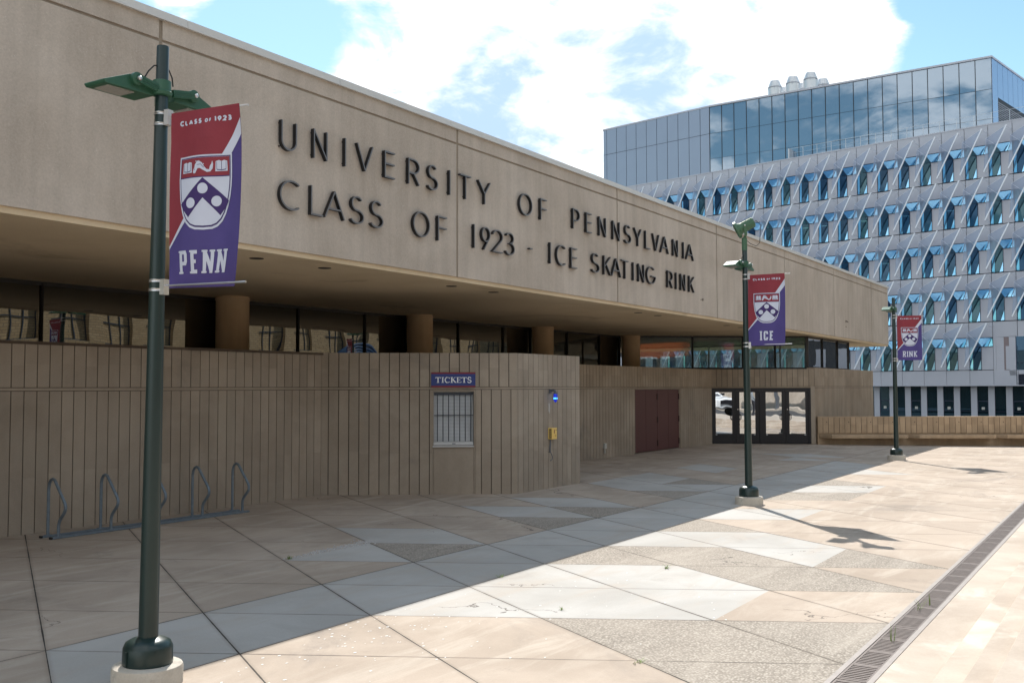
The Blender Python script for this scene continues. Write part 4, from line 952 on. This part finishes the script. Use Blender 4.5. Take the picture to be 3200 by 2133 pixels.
# one bay of folded window, transom and sail; then copies
wb = MB()                                   # frame 0, teal 1, sky-tinted 2, dark interior 3
wb.cur = 3; wb.quad((.03, .055, -4.37), (2.06, .055, -4.37), (2.06, .055, -1.44), (.03, .055, -1.44))
wb.cur = 0
for x in (.0, 1.02): wb.box(x, x+.05, -.03, .05, -4.37, -2.27)
for z in (-1.475, -2.29, -4.39): wb.box(.0, 2.07 if z > -4 else 1.06, -.05, .05, z-.012, z+.055)
wb.box(.345, .375, -.135, -.105, -4.36, -2.3)
wb.bar((.55, -.06, -1.48), (1.10, -.13, -2.27), .03); wb.bar((1.66, -.10, -2.27), (1.98, -.04, -1.46), .045); wb.bar((.70, -.07, -4.36), (1.04, -.03, -3.3), .035)
wb.cur = 2; wb.quad((.03, -.0, -4.36), (.36, -.12, -4.36), (.36, -.12, -2.3), (.03, -.0, -2.3)); wb.quad((.72, -.065, -4.36), (1.03, -.02, -4.36), (1.03, -.012, -3.3))
wb.quad((1.12, -.12, -2.26), (1.64, -.09, -2.26), (1.95, -.03, -1.48), (.56, -.05, -1.48))
wb.cur = 2; wb.quad((1.68, -.08, -2.26), (2.05, -.01, -2.26), (2.0, -.01, -1.5)); wb.cur = 1; wb.quad((.36, -.12, -4.36), (.72, -.065, -4.36), (1.03, -.012, -3.3), (1.03, -.01, -2.3), (.36, -.12, -2.3)); wb.quad((.03, -.0, -2.26), (1.12, -.12, -2.26), (.56, -.05, -1.48), (.03, -.0, -1.48))
sb = MB(); Cc, Bb, Aa = Vector((-.05, -1.22, -4.12)), Vector((2.02, -1.42, -.22)), Vector((.03, -.72, -1.0)); D_ = Cc.lerp(Bb, .56)+Vector((.06, .05, 0))
Cv = Vector((.02, -.95, -3.85))
sb.cur = 0; sb.quad(Aa, D_, Bb); sb.quad(Aa, Cc.lerp(Cv, .5), Cc, D_)
sb.cur = 1; sb.bar(Cc, Bb, .085, .11); sb.bar(Aa, Bb, .02); sb.bar(Aa, D_, .018); sb.bar(Aa, Cv, .018)
for a, b in ((Cc, (.02, -.02, -4.32)), (Cc+Vector((.1, 0, .2)), (.02, -.02, -4.32)), (Bb, (2.08, -.02, -.42)), (Bb-Vector((.1, 0, .2)), (2.08, -.02, -.42))): sb.bar(a, b, .025)
proto_w = lp(wb, 'window', [FRAME_F, FG, FGB, FIN]); proto_s = lp(sb, 'sun_sail', [SAIL, RIM])
VAR = [FG, glass('far_glass_deep', (.05, .18, .32), .08, .5, 0, 1, .3, (.20, .45, .80)), glass('far_glass_teal', (.14, .36, .40), .12, .6, 0, 1, .3, (.32, .58, .70))]
meshes = []
for v in VAR:
    me = proto_w.data.copy(); me.materials[1] = v; meshes.append(me)
first = True
for r, (ka, kb) in enumerate(((-11, 13), (-8, 13), (-4, 13), (0, 13), (-8, 9))):
    for k in range(ka, kb):
        for pr in (proto_w, proto_s):
            o = pr if first else pr.copy()
            if not first: C.objects.link(o); o.parent = lab
            o.location = (k*MW, 0, ZT-FL*r)
            if pr is proto_w: o.data = rnd.choice(meshes)
        first = False
# ceiling strips glimpsed inside some rooms
TUBE, t_, b_ = new_mat('ceiling_tube'); b_.inputs['Emission Color'].default_value = (1, .93, .8, 1); b_.inputs['Emission Strength'].default_value = 1.1
for r, k in ((1, -1), (1, 0), (1, 1), (1, 3), (1, 7), (1, 5), (2, 4)):
    g = MB(); g.bar((k*MW+.12, .03, ZT-FL*r-2.62), (k*MW+.95, .035, ZT-FL*r-2.70), .03); lp(g, 'ceiling_light', TUBE)
# underside, recessed ground floor, entrance recess
g = MB(); g.box(K0*MW, 8.9*MW, .06, 1.2, 2.34, 2.42); g.box(8.9*MW, K1*MW, .06, 1.2, 2.34, 2.42); g.box(K0*MW, K1*MW, -.05, .06, 2.36, 2.44); lp(g, 'overhang', CLAD)
g = MB()
for k in range(-4, 30):
    x = 7.7+1.53*(k-4); g.box(x+.98, x+1.53, 1.0, 1.35, -1.7, 2.36)
g.box(-20, 45, 1.2, 1.4, -1.7, 2.34); lp(g, 'ground_floor', CLAD)
for k in range(-1, 22):
    x = 7.7+1.53*(k-4)+4*0
    g = MB(); g.cur = 0; g.box(x-.01, x+.985, 1.10, 1.13, -1.6, 2.34); g.cur = 1
    g.box(x-.01, x+.02, 1.06, 1.10, -1.6, 2.34); g.box(x+.955, x+.985, 1.06, 1.10, -1.6, 2.34); g.box(x, x+.98, 1.06, 1.10, 2.28, 2.34); g.box(x, x+.98, 1.06, 1.10, .0, .045)
    if k % 2 == 0: g.box(x, x+.98, 1.05, 1.10, .92, 1.0); g.box(x+.02, x+.09, 1.05, 1.1, .05, .95); g.box(x+.9, x+.96, 1.05, 1.1, .05, .95); g.cur = 2; g.box(x+.35, x+.62, 1.08, 1.10, .18, .42)
    lp(g, 'ground_window', [FG, FRAME_F, PLATE])
g = MB(); g.box(18.72, 18.95, -.021, .04, 2.44, 6.83); g.cur = 1
g.box(18.95, 23.2, .04, .055, 2.44, 6.8); g.cur = 0; g.hexa([(x, y, z) for z in (2.44, 6.82) for x, y in ((18.96, -.01), (18.99, -.01), (19.6, .03), (19.55, .03))]); g.box(20.05, 20.6, -.02, .04, 3.3, 6.82); g.cur = 2; g.box(20.62, 23.2, .0, .03, 2.44, 6.8); g.cur = 3; g.box(20.6, 23.2, -.02, .0, 2.44, 3.4); g.box(20.6, 20.66, -.02, .02, 2.44, 6.8); g.box(20.6, 23, -.02, .02, 4.4, 4.46)
lp(g, 'entrance_bay', [CLAD, plain('recess_panel', (.24, .19, .20), .6), FG, FRAME_F])
# penthouse: flush metal panels, then a mirrored screen that swings back behind a terrace
PT, PM, PB = 33.75, 30.62, 26.3
XL, XJ = -25.7, -10.69
g = MB(); g.box(XL, XJ, -.0, 20, PB-.05, PT); g.cur = 1
xs = [XL, -25.18, -23.70, -22.24, -20.78, -19.30, -17.82, -16.34, -14.87, -13.39, -11.90, XJ]
for a, b in zip(xs[:-1], xs[1:]):
    for z0, z1 in ((PB-.1, PM-.025), (PM+.025, PT-.12)): g.box(a+.03, b-.03, -.05, .02, z0, z1)
g.cur = 2; g.box(XL-.06, XJ, -.09, .4, PT-.11, PT+.06)
lp(g, 'metal_screen', [JOINT, CLAD_P, CLAD])
pa = math.atan2(4.1, 28.57); pc, ps = math.cos(pa), math.sin(pa); PL = 28.87
def pp(t, o, z): return (XJ+t*pc-o*ps, t*ps+o*pc, z)
def pbox(mb, t0, t1, o0, o1, z0, z1): mb.hexa([pp(t, o, z) for z in (z0, z1) for t, o in ((t0, o0), (t1, o0), (t1, o1), (t0, o1))])
g = MB(); pbox(g, 0, PL, .05, 14, PB-.2, PT-.05); lp(g, 'penthouse_core', JOINT)
n = 20
for k in range(n):
    a, b = PL*k/n, PL*(k+1)/n; g = MB()
    for z0, z1 in ((PB, 27.75), (27.78, PM-.02), (PM+.02, PT-.14)):
        j = rnd.uniform(-.004, .004); g.hexa([pp(t, o, z) for z in (z0, z1) for t, o in ((a+.035, j), (b-.035, -j), (b-.035, .03-j), (a+.035, .03+j))])
    g.cur = 1; pbox(g, a-.03, a+.03, -.05, .05, PB, PT-.1); lp(g, 'mirror_panel', [FGP, JOINT])
g = MB(); pbox(g, 0, PL+.1, -.14, .3, PT-.12, PT+.06); lp(g, 'parapet_cap', CLAD)
# end wall of the penthouse, louvres below
xe, ye = pp(PL, 0, 0)[0], pp(PL, 0, 0)[1]
g = MB(); g.box(xe-3, xe-.02, ye+.1, ye+26, PB, PT-.1); g.cur = 1
for k in range(16):
    y0 = ye+.05+1.55*k; z0 = PM-.5 if 0 < k < 7 else PB
    g.box(xe-.02, xe+.03, y0+.03, y0+1.52, z0, PT-.14)
    if 0 < k < 7:
        g.cur = 2
        for m_ in range(17):
            z = PB+.12+m_*.2; g.hexa([(x, y, z+dz) for dz in (0, .05) for x, y in ((xe+.06, y0), (xe+.06, y0+1.55), (xe-.05, y0+1.55), (xe-.05, y0))])
        g.cur = 1
g.cur = 3; g.box(xe-.1, xe+.1, ye, ye+26, PT-.12, PT+.06)
lp(g, 'penthouse_end', [JOINT, plain('sky_panel', (.30, .42, .62), .2, .55, .02), plain('louvre_blade', (.42, .43, .47), .5, .3), CLAD])
g = MB(); g.box(-1.2, 46, .255, .28, 27.34, 27.365); g.box(-1.2, 46, .26, .275, 26.85, 26.865)
for k in range(30): g.box(-1.2+1.55*k, -1.16+1.55*k, .25, .29, 26.3, 27.36)
g.box(-1.3, -1.2, .2, 1.2, 26.3, 27.4); lp(g, 'terrace_railing', plain('rail_metal', (.55, .58, .62), .4, .5))
g = MB(); g.box(-12, 46, .05, 14, 26.0, 26.28); g.box(-25, 46, .3, 34, 26.0, 26.25); lp(g, 'terrace', CLAD)
# roof exhausts
EXH = plain('exhaust_metal', (.66, .68, .70), .4, .35, .03)
for x, y, zt in ((-6.92, 8, 37.55), (-4.66, 8, 37.55), (-2.50, 8, 37.55), (-7.2, 11, 37.5), (-4.85, 11, 37.5), (-2.5, 11, 37.5)):
    g = MB(); g.lathe([(.76, 33), (.76, zt-.88), (.70, zt-.88), (.70, zt-.70), (.74, zt-.70), (.69, zt-.45), (.52, zt), (.47, zt), (.47, zt-.3)], 28, (x, y, 0))
    st = lp(g, 'exhaust_stack', EXH, smooth=True)
    b2 = MB(); b2.lathe([(.74, zt-.80), (.775, zt-.80), (.775, zt-.75), (.74, zt-.75)], 28, (x, y, 0))
    for q in range(4): a = q*1.57+.4; b2.bar((x+.76*math.cos(a), y+.76*math.sin(a), zt-1.0), (x+.75*math.cos(a), y+.75*math.sin(a), zt-.6), .05)
    lp(b2, 'band', CLAD, st); 
    r_ = MB(); r_.bar((x-.4, y, zt-.2), (x-.4, y, zt+1.5), .018); lp(r_, 'lightning_rod', STEEL, st)

# ------------------------------------------------------------------ across the street (seen in the glass)
def brick_mat():
    m, t, b = new_mat('buff_brick'); v = t.node('ShaderNodeTexCoord').outputs['Object']
    sp = t.node('ShaderNodeSeparateXYZ'); t.put(sp.inputs[0], v); cb_ = t.node('ShaderNodeCombineXYZ')
    t.put(cb_.inputs[0], t.math('ADD', sp.outputs[0], sp.outputs[1])); t.put(cb_.inputs[1], sp.outputs[2])
    br_ = t.node('ShaderNodeTexBrick'); t.put(br_.inputs['Vector'], cb_.outputs[0]); br_.inputs['Scale'].default_value = 1
    br_.inputs['Brick Width'].default_value = .42; br_.inputs['Row Height'].default_value = .16; br_.inputs['Mortar Size'].default_value = .018
    br_.inputs['Color1'].default_value = (.40, .30, .18, 1); br_.inputs['Color2'].default_value = (.50, .39, .25, 1); br_.inputs['Mortar'].default_value = (.26, .21, .15, 1)
    t.put(b.inputs['Base Color'], br_.outputs[0]); b.inputs['Roughness'].default_value = .9; return m
BRICK = brick_mat()
bb = thing('brick_building', 'buff brick hall across the street mirrored in the ribbon windows', 'building', W(66, -21.2, .5), BASE)
BBO = (66, -21.2, .5)
g = MB(); g.box(31, 128, -32, -21.5, .5, 14.5)
bays = [33.6+3.35*k for k in range(27)]
prev = 31
for x in bays:                             # piers and spandrels leave the window bays open
    g.box(prev, x-1.15, -21.5, -21.1, .5, 14.5); prev = x+1.15
    for z0, z1 in ((.5, 1.6), (4.1, 5.2), (7.9, 9.0), (11.6, 14.5)): g.box(x-1.15, x+1.15, -21.5, -21.12, z0, z1)
g.box(prev, 128, -21.5, -21.1, .5, 14.5)
bbw = g.build('wall', BRICK, bb, BBO)
g = MB(); g.box(30.9, 128.1, -32.1, -20.95, 14.5, 14.9); g.box(31, 128, -21.1, -21.0, 4.55, 4.85); g.build('stone_course', FOOT, bb, BBO)
BG = plain('street_glass', (.012, .017, .026), .25, 0, .3, 1)
g = MB(); g.cur = 0; g.quad((-1.15, .30, 0), (1.15, .30, 0), (1.15, .30, 2.7), (-1.15, .30, 2.7)); g.cur = 1
for x in (-1.15, -.41, .35, 1.09): g.box(x, x+.06, .22, .27, 0, 2.7)
for z in (0, 1.3, 2.64): g.box(-1.15, 1.15, .21, .26, z, z+.06)
pw_ = g.build('window', [BG, plain('blue_frame', (.035, .055, .09), .5)], bb)
first = True
for x in bays:
    for z in (1.6, 5.2, 9.0):
        o = pw_ if first else pw_.copy()
        if not first: C.objects.link(o); o.parent = bb
        first = False; o.location = (x-66, -.52, z-.5); o.rotation_euler = (0, 0, math.pi) ; o.location = (x-66, -.02, z-.5)
g = MB()
for k, r in enumerate((1.75, 2.0, 2.25, 2.5)): g.tube([(62.3+r*math.cos(a*math.pi/20), -19.6-.4*k*0, 3.6+r*math.sin(a*math.pi/20)) for a in range(21)], .085, 8)
for a in range(21): 
    if a % 4 == 2: g.bar((62.3+1.75*math.cos(a*math.pi/20), -19.6, 3.6+1.75*math.sin(a*math.pi/20)), (62.3+2.5*math.cos(a*math.pi/20), -19.6, 3.6+2.5*math.sin(a*math.pi/20)), .06)
p0 = [(62.3+2.4*math.cos(a*math.pi/20), 3.6+2.4*math.sin(a*math.pi/20)) for a in range(21)]
for (x, z), (x1, z1) in zip(p0[:-1], p0[1:]): g.quad((x, -19.6, z), (x1, -19.6, z1), (x1, -21.1, z1), (x, -21.1, z))
for x in (59.8, 64.8): g.box(x-.1, x+.1, -19.7, -19.5, .5, 3.6)
g.build('arched_canopy', plain('canopy_blue', (.05, .12, .26), .5), bb, BBO)

lw = thing('street_wall', 'pale low concrete wall beyond the road mirrored in the entrance doors', 'wall', W(-12, -20, .5), BASE)
g = MB(); g.box(-70, 29, -20.6, -20.2, .5, 2.6); g.build('wall', STEP, lw, (-12, -20, .5)); g = MB(); g.box(-70, 29, -20.7, -20.1, 2.6, 2.75); g.build('cap', FOOT, lw, (-12, -20, .5))
oh = thing('orange_hoarding', 'bright orange hoarding band mirrored high in the far ribbon windows', 'hoarding', W(7, -17, .5), BASE)
g = MB(); g.box(1.5, 12.6, -16.9, -16.75, 4.75, 6.4); g.build('panel', ORANGE, oh, (7, -17, .5))
g = MB()
for k in range(9): g.box(1.6+1.2*k, 2.3+1.2*k, -16.74, -16.70, 4.66, 4.80)
g.build('trim', WHITE, oh, (7, -17, .5))
g = MB()
for x in (1.7, 5.2, 8.8, 12.2): g.box(x, x+.2, -17.2, -16.92, .5, 6.4)
g.build('post', GREYB, oh, (7, -17, .5))

# white pickup at the kerb
pk_ = thing('pickup_truck', 'white pickup truck parked at the kerb, mirrored in the entrance doors', 'pickup truck', W(8.6, -6.9, .36), BASE)
TO = (0, 0, 0); CARW = plain('white_paint', (.78, .79, .80), .22, 0, .01); CARG = glass('car_glass', (.1, .12, .13), .25, .2, 0, 1, .3); TYRE = plain('tyre', (.02, .02, .021), .8); CHR = plain('chrome', (.7, .7, .72), .15, 1, .02)
def side(pts, y0, y1, mb): mb.prism(pts, y0, y1, lambda v: Vector((v.x, v.z, v.y)))
WHX = (2.25, -1.45)
def arch(cx, r=.50): return [(cx+r*math.cos(a*math.pi/8), .40+r*math.sin(a*math.pi/8)) for a in range(8, -1, -1)]
low = [(-2.85, .62), (-2.85, .45)] + arch(-1.45)[0:0] + [(-1.97, .42)] + arch(-1.45)[1:-1] + [(-.93, .42), (1.73, .42)] + arch(2.25)[1:-1] + [(2.77, .42), (3.0, .50), (3.05, .95), (2.95, 1.10), (1.35, 1.20), (-.55, 1.22), (-.60, 1.32), (-2.85, 1.30)]
g = MB(); side(low, -.98, .98, g); g.build('body', CARW, pk_, bevel=.03)
cab = [(1.40, 1.19), (.72, 1.88), (-.30, 1.92), (-.56, 1.85), (-.60, 1.20)]
g = MB(); side(cab, -.86, .86, g); g.build('cab', CARW, pk_, bevel=.04)
for sy in (-1, 1):
    g = MB(); y = .872*sy; g.quad((1.22, y, 1.24), (.68, y, 1.80), (.42, y, 1.82), (.42, y, 1.24)); g.quad((.34, y, 1.24), (.34, y, 1.82), (-.28, y, 1.84), (-.50, y, 1.78), (-.52, y, 1.24)); g.build('side_window', CARG, pk_)
    g = MB(); g.box(.98, 1.18, min(sy*.95, sy*1.22), max(sy*.95, sy*1.22), 1.28, 1.52); g.build('wing_mirror', BLACKF, pk_, bevel=.03)
    g = MB(); g.box(2.86, 3.03, min(sy*.62, sy*.96), max(sy*.62, sy*.96), .82, 1.0); g.build('headlight', LENS, pk_)
    for cx in WHX:
        g = MB(); g.lathe([(.26, -.13), (.37, -.13), (.40, -.09), (.40, .09), (.37, .13), (.26, .13)], 32, (cx, sy*.86, .40), (0, 1, 0)); wh = g.build('wheel', TYRE, pk_, smooth=True)
        g = MB(); g.lathe([(.27, 0), (.27, .03), (.24, .035), (.06, .05), (0, .055)], 24, (cx, sy*.97, .40), (0, sy, 0)); g.cur = 1
        for q in range(6): a = q*1.047; g.bar((cx+.10*math.cos(a), sy*1.026, .40+.1*math.sin(a)), (cx+.2*math.cos(a+.25), sy*1.02, .40+.2*math.sin(a+.25)), .05)
        g.build('rim', [CHR, BLACKF], wh)
g = MB(); g.quad((1.36, -.78, 1.24), (1.36, .78, 1.24), (.76, .74, 1.83), (.76, -.74, 1.83)); g.build('windscreen', CARG, pk_)
g = MB(); g.box(2.98, 3.06, -.6, .6, .62, 1.0); g.build('grille', BLACKF, pk_); g = MB(); g.box(-2.0-.9, -2.84, -.95, .95, .5, .66); g.build('bumper', CHR, pk_)
g = MB(); g.box(1.45, 1.85, -.99, -.981, 1.02, 1.07); g.build('badge', BLACKF, pk_)

# a person by the kerb (only their mirror image shows)
ps_ = thing('person', 'person in a grey shirt and dark trousers standing by the kerb, mirrored in a door', 'person', W(16.4, -4.95, .49), BASE)
me = bpy.data.meshes.new('body')
sk = {'pel': (0,0,.95,.145), 'wai': (0,.0,1.08,.135), 'che': (0,.01,1.30,.155), 'nkb': (0,.02,1.46,.09), 'nek': (0,.01,1.53,.058), 'hd0': (0,-.01,1.62,.085), 'hd1': (0,-.005,1.72,.088), 'hd2': (0,0,1.77,.05)}
ed = [('pel','wai'),('wai','che'),('che','nkb'),('nkb','nek'),('nek','hd0'),('hd0','hd1'),('hd1','hd2')]
for q, x in (('l', 1), ('r', -1)):
    sk |= {q+'sh': (x*.19,.02,1.41,.065), q+'el': (x*.26,.03,1.14,.045), q+'wr': (x*.22,-.14,.98,.032), q+'hd': (x*.20,-.20,.95,.034), q+'hi': (x*.095,0,.90,.105), q+'kn': (x*.11,-.01,.50,.065), q+'an': (x*.12,.02,.09,.045), q+'to': (x*.14,-.15,.045,.038)}
    ed += [('nkb',q+'sh'),(q+'sh',q+'el'),(q+'el',q+'wr'),(q+'wr',q+'hd'),('pel',q+'hi'),(q+'hi',q+'kn'),(q+'kn',q+'an'),(q+'an',q+'to')]
    for fi, (dx, L) in enumerate(((-.022,.075),(-.008,.085),(.007,.08),(.02,.065),(-.038,.045))):
        a, b = f'{q}f{fi}', f'{q}g{fi}'; hx, hy, hz = x*.20, -.20, .95
        sk[a] = (hx+x*dx, hy-.045*(1 if fi < 4 else .3), hz-.012, .0095); sk[b] = (hx+x*dx*1.15, hy-.045-L*.5, hz-.035-L*.3, .008); ed += [(q+'hd', a), (a, b)]
ks = list(sk); me.from_pydata([sk[k][:3] for k in ks], [(ks.index(a), ks.index(b)) for a, b in ed], [])
bo = bpy.data.objects.new('body', me); C.objects.link(bo); bo.parent = ps_
bo.modifiers.new('skin', 'SKIN').use_smooth_shade = True; bo.modifiers.new('sub', 'SUBSURF').render_levels = 2
for k, q in zip(ks, me.skin_vertices[0].data): q.radius = (sk[k][3], sk[k][3]*(.75 if k in ('pel','wai','che','nkb') else 1)); q.use_root = k == 'pel'
m, t, b = new_mat('clothed_body'); sp = t.node('ShaderNodeSeparateXYZ'); t.put(sp.inputs[0], t.node('ShaderNodeTexCoord').outputs['Object']); zz = sp.outputs[2]
c = t.mix(t.math('GREATER_THAN', zz, .10), (.05, .05, .055), (.015, .016, .025)); shirt = t.mix(t.noise(t.node('ShaderNodeTexCoord').outputs['Object'], 9, 4), (.18, .20, .23), (.30, .33, .36))
c = t.mix(t.math('GREATER_THAN', zz, .985), c, shirt); c = t.mix(t.math('GREATER_THAN', zz, 1.50), c, (.50, .32, .23)); c = t.mix(t.math('MULTIPLY', t.math('LESS_THAN', sp.outputs[1], -.155), t.math('GREATER_THAN', zz, .8)), c, (.50, .32, .23))
t.put(b.inputs['Base Color'], c); b.inputs['Roughness'].default_value = .8; me.materials.append(m)
g = MB(); g.lathe([(.088, -.02), (.100, .03), (.098, .07), (.075, .12), (0, .142)], 20, (0, .018, 1.66)); g.build('hair', plain('dark_hair', (.03, .02, .015), .7), ps_, smooth=True)
g = MB()
for x in (-.035, .035): g.lathe([(.010, 0), (0, .006)], 8, (x, -.088, 1.665), (0, -1, 0))
g.build('eyes', BLACKF, ps_); g = MB(); g.bar((0, -.088, 1.66), (0, -.108, 1.63), .022); g.build('nose', plain('skin', (.50, .32, .23), .6), ps_); g = MB(); g.box(-.025, .025, -.092, -.086, 1.592, 1.60); g.build('mouth', plain('lips', (.35, .12, .10), .6), ps_)
ps_.rotation_euler = (0, 0, BASE+.4)

# street trees, mirrored in the far ribbon windows
LEAF = plain('leaf_green', (.045, .085, .022), .75, 0, .45, 1.3); BARK = plain('bark', (.10, .075, .055), .9, 0, .3, 8)
def tree(s, e, h, r, lab):
    t = thing('street_tree', lab, 'tree', W(s, e, .5), random.random()*6, 'street trees across the road' if h < 9 else 'trees behind the street wall'); rn = random.Random(int(s*10))
    g = MB(); top = h*.45; g.tube([(0, 0, -.2), (.03, .02, h*.2), (-.05, .05, top), (.02, 0, h*.75)], [.22, .18, .14, .05], 10)
    limbs = []
    for k in range(9):
        a = k*2.4; z = h*rn.uniform(.34, .6); e_ = Vector((math.cos(a)*r*.7, math.sin(a)*r*.7, z+h*rn.uniform(.1, .3))); limbs.append(e_); g.tube([(0, 0, z), e_*.5+Vector((0, 0, z*.45)), e_], [.09, .06, .02], 6)
    g.build('trunk', BARK, t)
    g = MB(); cl = [(e_, rn.uniform(.8, 1.3)*r*.42) for e_ in limbs]+[(Vector((rn.uniform(-.5, .5)*r, rn.uniform(-.5, .5)*r, h*rn.uniform(.6, .95))), rn.uniform(.3, .5)*r) for _ in range(12)]
    for c_, rr_ in cl:
        for q in range(190):
            v = Vector((rn.gauss(0, 1), rn.gauss(0, 1), rn.gauss(0, .8))); v = v.normalized()*rr_*rn.uniform(.45, 1.1); p = c_+v; s_ = rn.uniform(.09, .19)
            x = Vector((rn.uniform(-1, 1), rn.uniform(-1, 1), rn.uniform(-.5, .5))).normalized(); y = x.cross(Vector((rn.uniform(-1, 1), rn.uniform(-1, 1), rn.uniform(-1, 1)))).normalized(); g.quad(p-x*s_, p-y*s_*.55, p+x*s_, p+y*s_*.55)
    g.build('crown', LEAF, t)
for q_, (s_, e_, h_) in enumerate(((-11, -22.6, 9.5), (-19, -27, 10), (-4, -29, 10.5), (5, -26.5, 9.8), (13, -28, 10.5), (21, -26, 9.6), (27, -29, 10))): tree(s_, e_, h_, 3.8, 'tall leafy tree in the row behind the pale street wall')
tree(14.5, -18.6, 8.6, 3.2, 'leafy street tree across the road, nearest the orange hoarding end')
tree(19.5, -18.0, 7.8, 2.9, 'leafy street tree across the road between two others')
tree(25.0, -18.8, 8.2, 3.0, 'leafy street tree across the road, nearest the brick hall')
b3 = thing('brown_building', 'plain brown building behind the trees mirrored in the far ribbon windows', 'building', W(-20, -46, .5), BASE)
g = MB(); g.box(-90, 27, -56, -38, .5, 19); g.build('wall', plain('brown_wall', (.13, .10, .075), .9, 0, .2, .5), b3, (-20, -46, .5))
for r in range(4):
    for k in range(28): g = MB(); g.box(-86+4*k, -84+4*k, -38.02, -37.9, 3+4*r, 5.2+4*r); g.build('window', BG, b3, (-20, -46, .5))
